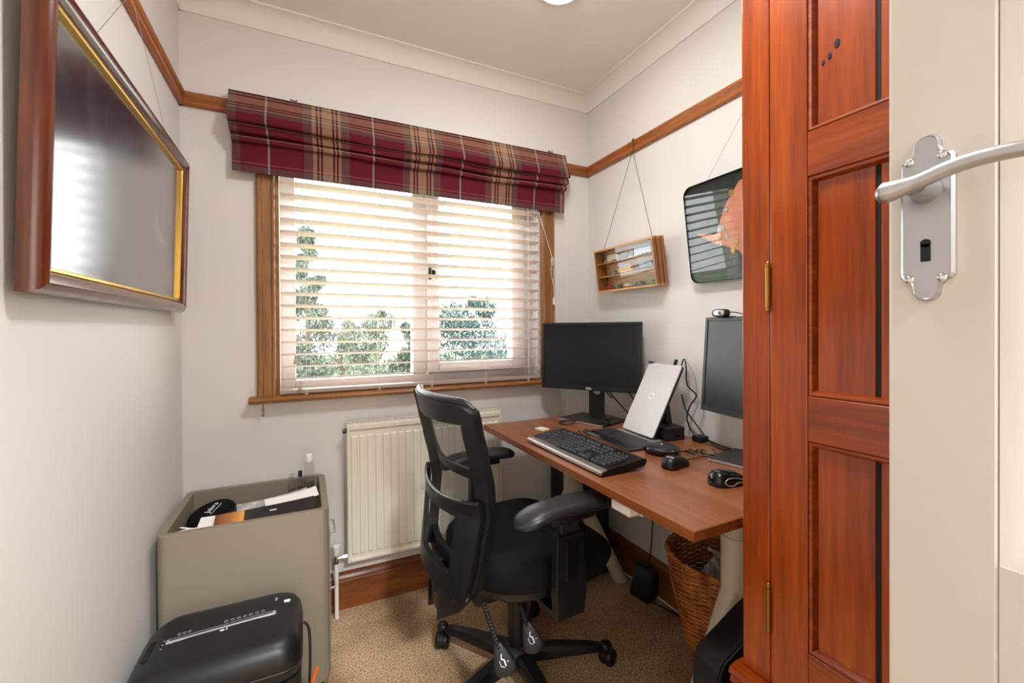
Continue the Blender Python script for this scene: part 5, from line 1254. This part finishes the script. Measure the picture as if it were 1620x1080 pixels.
bx_ = thing('card_box', 'small white and black card box beside the black pouch', 'box', (-0.205, 1.795, 0.533), math.radians(8))
obj('carton', box(BM(), (-0.045, -0.02, 0), (0.028, 0.03, 0.030), 0.001, 1), 'white', bx_); obj('black_end', box(BM(), (-0.047, -0.021, -0.001), (-0.008, 0.031, 0.0305), 0.001, 1), 'black', bx_)
bm = BM()
for k in range(5):
    c0 = Vector((-0.346 + 0.005 * k, 1.632 + 0.004 * k, 0.566 + 0.004 * k)); P = [c0 + Vector((0.026 * math.cos(a), 0.020 * math.sin(a), 0.012 * math.sin(a + k))) for a in [2 * PI * q / 20 for q in range(20)]]
    tube(bm, P, 0.0018, 6, True)
tag(obj('coiled_cable', bm, 'white', None, True), 'coiled white cable at the front left of the tray', 'cable')

sh = thing('paper_shredder', 'black paper shredder standing in front of the taupe pedestal', 'shredder', (-0.2045, 1.385, 0))
SX, SY = 0.192, 0.145
def sh_ring(sx, sy, z, r):
    return [(p[0], p[1], z) for p in rrect(sx, sy, r, 6)]
bm = BM(); skin(bm, [ring(bm, sh_ring(SX - 0.012, SY - 0.02, 0.0, 0.04)), ring(bm, sh_ring(SX - 0.005, SY - 0.012, 0.12, 0.045)), ring(bm, sh_ring(SX - 0.001, SY - 0.004, 0.298, 0.05))]); obj('bin', bm, 'black_matt', sh, True)
bm = BM(); R = []
for sx, sy, z, r, dz in ((SX - 0.004, SY - 0.006, 0.302, 0.05, 0), (SX, SY, 0.310, 0.05, 0), (SX, SY, 0.345, 0.052, 0), (SX - 0.004, SY - 0.004, 0.368, 0.052, 0), (SX - 0.014, SY - 0.014, 0.386, 0.05, 0), (SX - 0.032, SY - 0.030, 0.397, 0.045, 0), (SX - 0.06, SY - 0.05, 0.401, 0.04, 0), (SX - 0.12, SY - 0.10, 0.403, 0.02, 0)):
    P = [(p[0], p[1], p[2] - (0.020 * max(0.0, (-p[0] - 0.11) / 0.08) ** 1.5 if z > 0.36 else 0)) for p in sh_ring(sx, sy, z, r)]
    R.append(ring(bm, P))
skin(bm, R); obj('head', bm, 'black', sh, True, angle=60)
seam = sh_ring(SX + 0.0006, SY + 0.0006, 0.330, 0.05); bm = BM(); tube(bm, seam, 0.0012, 5, True); obj('seam', bm, 'charcoal', sh, True)
bm = BM(); tube(bm, [(-0.118, -0.006, 0.4025), (0.128, 0.006, 0.4025)], 0.001, 4)
bm = BM(); box(bm, (-0.122, -0.008, 0.399), (0.126, 0.008, 0.4045), 0.004, 2, mtx=RZ(3)); sf = obj('slot_surround', bm, 'silver', sh, True); sf['label'] = 'long silver paper slot'
obj('slot', box(BM(), (-0.114, -0.0022, 0.4040), (0.118, 0.0022, 0.4050), mtx=RZ(3)), 'dark', sf)
bm = BM(); box(bm, (-0.165, -0.045, 0.388), (-0.140, 0.030, 0.394), 0.004, mtx=T(0, 0, -0.002)); obj('control_panel', bm, 'black_gloss', sh)
bm = BM()
for k in range(7): tube(bm, [(0.005 + 0.0145 * k + 0.0045 * math.cos(a), 0.0205 + 0.0008 * k + 0.0042 * math.sin(a), 0.4030) for a in [2 * PI * q / 10 for q in range(10)]], 0.0006, 4, True)
for k in range(3): tube(bm, [(-0.098 + 0.011 * k + 0.0038 * math.cos(a), 0.0145 + 0.0008 * k + 0.0038 * math.sin(a), 0.4028) for a in [2 * PI * q / 10 for q in range(10)]], 0.0006, 4, True)
o = obj('warning_icons', bm, 'grey_print', sh); o['kind'] = 'stuff'
bm = BM(); box(bm, (-0.004, -0.020, 0.4025), (0.006, -0.014, 0.4034)); box(bm, (0.010, -0.021, 0.4025), (0.0125, -0.010, 0.4034)); obj('sheet_symbol', bm, 'white_print', sh)
bm = BM(); box(bm, (0.144, 0.050, 0.3975), (0.160, 0.061, 0.4000)); obj('white_sticker', bm, 'white_print', sh)
bm = BM()
for k in range(3): box(bm, (0.120, 0.066 + 0.006 * k, 0.4005), (0.126, 0.0695 + 0.006 * k, 0.4018))
obj('printed_mark', bm, 'grey_print', sh)
for k in range(3): obj('indicator', lathe(BM(), [(0.002, 0), (0.002, 0.0006)], (-0.128, -0.025 + 0.016 * k, 0.3985), 10), 'grey_print', sh)
cable('shredder_cord', [(0.186, 0.030, 0.335), (0.198, 0.030, 0.336), (0.210, 0.020, 0.315), (0.212, 0.0, 0.24), (0.208, -0.02, 0.16), (0.200, -0.04, 0.06), (0.205, -0.06, 0.008)], 0.0038, 'black', parent=sh)
M['orange'] = plain('orange_tag', '#e4631c', 0.5)
bm = BM(); box(bm, (-0.004, -0.002, 0.0), (0.006, 0.002, 0.05), 0.001, 1, mtx=T(0.213, -0.012, 0.175) @ RY(20)); obj('cord_tag', bm, 'orange', sh)
bm = BM(); box(bm, (-0.022, -0.001, 0.0), (0.0, 0.001, 0.035), mtx=T(0.208, -0.020, 0.150) @ RY(-12)); obj('white_label', bm, 'white_print', sh)

# ================================================================== WARDROBE
wd = thing('wardrobe', 'tall orange-brown stained pine wardrobe with panelled doors', 'wardrobe', (1.14, 0.152, 0))
# local: front face at x = -0.290, far end at y = +0.474
fx, ye = -0.290, 0.474; yn = -0.474
obj('carcass', box(BM(), (fx + 0.022, yn, 0.46), (0.285, ye - 0.004, 2.25)), 'wardrobe', wd)
obj('base_unit', box(BM(), (fx - 0.010, yn - 0.006, 0.0), (0.285, ye + 0.008, 0.430), 0.003), 'wardrobe_y', wd)
bm = BM(); bp_ = [(0.0, 0.0), (-0.022, 0.0), (-0.030, 0.010), (-0.026, 0.020), (-0.034, 0.030), (-0.030, 0.040), (-0.012, 0.046), (0.0, 0.046)]
prism(bm, [(fx + p[0] + 0.004, 0.428 + p[1]) for p in bp_], 'Y', yn - 0.02, ye + 0.012)
obj('base_moulding', bm, 'wardrobe_y', wd, True)
obj('base_top', box(BM(), (fx + 0.003, yn - 0.02, 0.428), (0.285, ye + 0.012, 0.474)), 'wardrobe_y', wd)
for ya, yb in ((yn + 0.01, -0.005), (0.005, ye - 0.01)):
    d = obj('drawer_front', box(BM(), (fx - 0.018, ya, 0.06), (fx - 0.010, yb, 0.40), 0.003), 'wardrobe_y', wd)
    for yk in (ya + 0.12, yb - 0.12): obj('knob', lathe(BM(), [(0.010, 0), (0.008, 0.012), (0.018, 0.02), (0.016, 0.03), (0.004, 0.034)], n=18, mtx=T(fx - 0.018, yk, 0.23) @ RY(-90)), 'wardrobe', d, True)
bm = BM(); box(bm, (fx, ye - 0.061, 0.474), (fx + 0.022, ye, 2.25), 0.003); obj('corner_stile', bm, 'wardrobe', wd)
bm = BM(); box(bm, (fx, yn, 0.474), (fx + 0.022, yn + 0.061, 2.25), 0.003); obj('corner_stile', bm, 'wardrobe', wd)
obj('cornice', prism(BM(), [(fx + 0.02, 2.25), (fx - 0.005, 2.25), (fx - 0.03, 2.30), (fx - 0.035, 2.32), (0.285, 2.32), (0.285, 2.25)], 'Y', yn - 0.02, ye + 0.02), 'wardrobe_y', wd)
obj('door_gap', box(BM(), (fx + 0.012, yn + 0.061, 0.474), (fx + 0.023, ye - 0.061, 2.25)), 'dark', wd)
def wdoor(ya, yb, hinge_y):
    """a framed door between ya and yb; far stile is at yb"""
    d = bpy.data.objects.new('door', None); C.objects.link(d); d.parent = wd
    st = 0.072
    zr = [(0.480, 0.587), (0.986, 1.071), (1.481, 1.564), (2.14, 2.245)]
    for a, b in ((ya, ya + st), (yb - st, yb)): obj('stile', box(BM(), (fx - 0.001, a, 0.480), (fx + 0.021, b, 2.245), 0.002), 'wardrobe', d)
    for za, zb in zr: obj('rail', box(BM(), (fx - 0.001, ya + st, za), (fx + 0.021, yb - st, zb), 0.0015, 1), 'wardrobe_y', d)
    for (z0_, za), (zb, z1_) in zip(zr[:-1], zr[1:]):
        y0_, y1_ = ya + st, yb - st; m_ = 0.012
        # bead moulding round the opening
        bm = BM(); o4 = [(y0_, za), (y1_, za), (y1_, zb), (y0_, zb)]
        def ins(k): return [(y0_ + k, za + k), (y1_ - k, za + k), (y1_ - k, zb - k), (y0_ + k, zb - k)]
        skin(bm, [ring(bm, [(x, *q) for q in ins(k)]) for x, k in ((fx + 0.002, 0.0), (fx - 0.0005, 0.003), (fx + 0.001, 0.007), (fx + 0.008, 0.011), (fx + 0.014, 0.012))], True, False, False); obj('bead', bm, 'wardrobe_y', d, True, angle=30)
        # boards with dark joints between them
        ym = y1_ - 0.1065; edges = [y1_ - m_, ym + 0.0035, ym - 0.0035, ym - 0.108, ym - 0.115, y0_ + m_]
        for a, b in ((edges[1], edges[0]), (edges[3], edges[2]), (edges[5], edges[4])):
            if b - a > 0.01: obj('board', box(BM(), (fx + 0.010, a, za + 0.010), (fx + 0.018, b, zb - 0.010), 0.0012, 1), 'wardrobe', d)
    return d
d1 = wdoor(0.004, ye - 0.063, ye - 0.06); d2 = wdoor(yn + 0.063, -0.002, yn)
for zc in (1.282, 0.631):
    bm = BM(); yh = ye - 0.0615
    tube(bm, [(fx - 0.005, yh, zc - 0.040), (fx - 0.005, yh, zc + 0.040)], 0.0045, 12)
    for s_ in (-1, 1): superell(bm, (fx - 0.005, yh, zc + s_ * 0.045), (0.0042, 0.0042, 0.007), 1, 1, 10, 8)
    for k in range(-2, 3): tube(bm, [(fx - 0.005, yh, zc + k * 0.016 - 0.0006), (fx - 0.005, yh, zc + k * 0.016 + 0.0006)], 0.0048, 12)
    obj('hinge', bm, 'brass', d1, True)
obj('knob', lathe(BM(), [(0.009, 0), (0.007, 0.012), (0.017, 0.02), (0.015, 0.03), (0.004, 0.033)], n=18, mtx=T(fx, 0.04, 1.15) @ RY(-90)), 'wardrobe', d1, True)
# old knot holes in the upper panel of the near door
for yk, zk, w_, h_ in ((0.306, 1.690, 0.0035, 0.007), (0.294, 1.706, 0.005, 0.009), (0.317, 1.684, 0.003, 0.006)):
    bm = BM(); superell(bm, (fx + 0.010, yk, zk), (0.0012, w_, h_), 1, 1, 14, 8); obj('knot_hole', bm, 'dark', d1, True)

# ================================================================== THE GARDEN OUTSIDE
GZ = -2.7
M['lawn'] = plain('lawn_grass', '#6f8058', 0.95, var=(0.4, '#59703f'))
struct('ground_outside', box(BM(), (-40, 2.6, GZ - 0.2), (60, 70, GZ)), 'lawn')
def leaf_mat(nm, a, b):
    m, nt, p = new_mat(nm); p.inputs['Roughness'].default_value = 0.55
    t_ = nt.nodes.new('ShaderNodeTexCoord'); n = nt.nodes.new('ShaderNodeTexNoise'); n.inputs['Scale'].default_value = 2.2; n.inputs['Detail'].default_value = 6
    nt.links.new(t_.outputs['Object'], n.inputs['Vector']); r = nt.nodes.new('ShaderNodeValToRGB'); r.color_ramp.elements[0].position = 0.35; r.color_ramp.elements[1].position = 0.65
    r.color_ramp.elements[0].color = lin(a); r.color_ramp.elements[1].color = lin(b); nt.links.new(n.outputs['Fac'], r.inputs['Fac']); nt.links.new(r.outputs['Color'], p.inputs['Base Color']); return m
LM = [leaf_mat('leaves_mid_green', '#2a3529', '#586352'), leaf_mat('leaves_blue_green', '#243635', '#4c605b'), leaf_mat('leaves_pale_green', '#3c4636', '#727b66')]
M['bark'] = plain('bark', '#5a4a3a', 0.9, bump=(12, 0.5, 0.02))
def tree(nm, label, x, y, h, rx, ry, z_low, n, mat, seed, shape='round', leaf=0.13):
    o = thing(nm, label, 'tree' if 'tree' in nm else 'hedge', (x, y, GZ), 0, 'greenery outside the window'); rnd = random.Random(seed)
    bm = BM(); tube(bm, [(0, 0, 0), (0.05, 0, h * 0.35), (0, 0.05, h * 0.8)], [0.16, 0.11, 0.03], 8)
    for k in range(5):
        a = k * 2.4; tube(bm, [(0, 0, h * (0.3 + 0.1 * k)), (rx * 0.6 * math.cos(a), ry * 0.6 * math.sin(a), h * (0.42 + 0.1 * k))], [0.05, 0.015], 6)
    obj('trunk', bm, 'bark', o, True)
    bm = BM(); blobs = []
    NB = 40 if shape == 'cone' else 22
    for k in range(NB):
        t = (k + rnd.random()) / NB
        wdt = (1 - t) ** 0.7 if shape == 'cone' else math.sqrt(max(0.05, 1 - (2 * t - 1) ** 2))
        a = rnd.uniform(0, 2 * PI); q = rnd.uniform(0.2, 0.75) * wdt
        blobs.append((rx * q * math.cos(a), ry * q * math.sin(a), z_low + (h - z_low) * t, rnd.uniform(0.30, 0.5) * max(0.35, wdt)))
    for k in range(n):
        bx, by, bz, br = blobs[k % NB]
        while True:
            v = Vector((rnd.uniform(-1, 1), rnd.uniform(-1, 1), rnd.uniform(-1, 1)))
            if 0.25 < v.length < 1: break
        c = Vector((bx + v.x * br * rx, by + v.y * br * ry, bz + v.z * br * min(rx, (h - z_low) * 0.5)))
        s = leaf * rnd.uniform(0.6, 1.3); e = Euler((rnd.uniform(0, 6), rnd.uniform(0, 6), rnd.uniform(0, 6))).to_matrix()
        bm.faces.new([bm.verts.new(c + e @ Vector(p)) for p in ((-s, 0, 0), (0, -s * 0.45, s * 0.1), (s, 0, 0), (0, s * 0.45, s * 0.1))])
    f_ = obj('foliage', bm, LM[mat], o); f_['kind'] = 'stuff'
tree('tall_tree', 'tall narrow tree outside the left side of the window', 0.05, 11.5, 6.2, 1.35, 1.0, 1.2, 16000, 0, 1, 'cone', 0.055)
tree('round_tree', 'rounded blue-green tree outside the right window pane', 4.55, 12.2, 4.75, 1.75, 1.2, 1.4, 14000, 1, 2, 'round', 0.055)
tree('garden_hedge', 'leafy bush right of the tall tree outside', 0.95, 13.4, 4.15, 1.0, 0.8, 1.2, 8000, 2, 3, 'round', 0.055)
tree('garden_hedge', 'pale leafy bush in the middle of the left window pane', 2.15, 15.2, 4.5, 1.1, 0.8, 1.2, 8000, 2, 4, 'round', 0.055)
tree('garden_hedge', 'green bush beside the window mullion', 2.20, 10.0, 4.05, 0.7, 0.55, 1.2, 8000, 0, 5, 'round', 0.055)
tree('garden_hedge', 'low bush nearest the house outside the left pane', 1.00, 8.6, 3.1, 1.35, 0.6, 1.0, 8000, 2, 6, 'round', 0.045)
shd = thing('garden_shed', 'dark blue-grey shed with white posts below the rounded tree', 'shed', (3.95, 9.4, GZ))
M['slate'] = plain('blue_slate', '#2d3846', 0.6); M['shed_wall'] = plain('shed_boards', '#3a3f48', 0.7)
obj('wall', box(BM(), (-1.2, -0.6, 0), (1.2, 0.6, 1.75)), 'shed_wall', shd)
obj('roof', prism(BM(), [(-0.75, 1.72), (0.0, 2.25), (0.75, 1.72)], 'X', -1.3, 1.3), 'slate', shd)
for x in (-1.15, -0.35, 0.05, 1.15): obj('post', box(BM(), (x - 0.05, -0.66, 0), (x + 0.05, -0.6, 1.74)), 'white', shd)
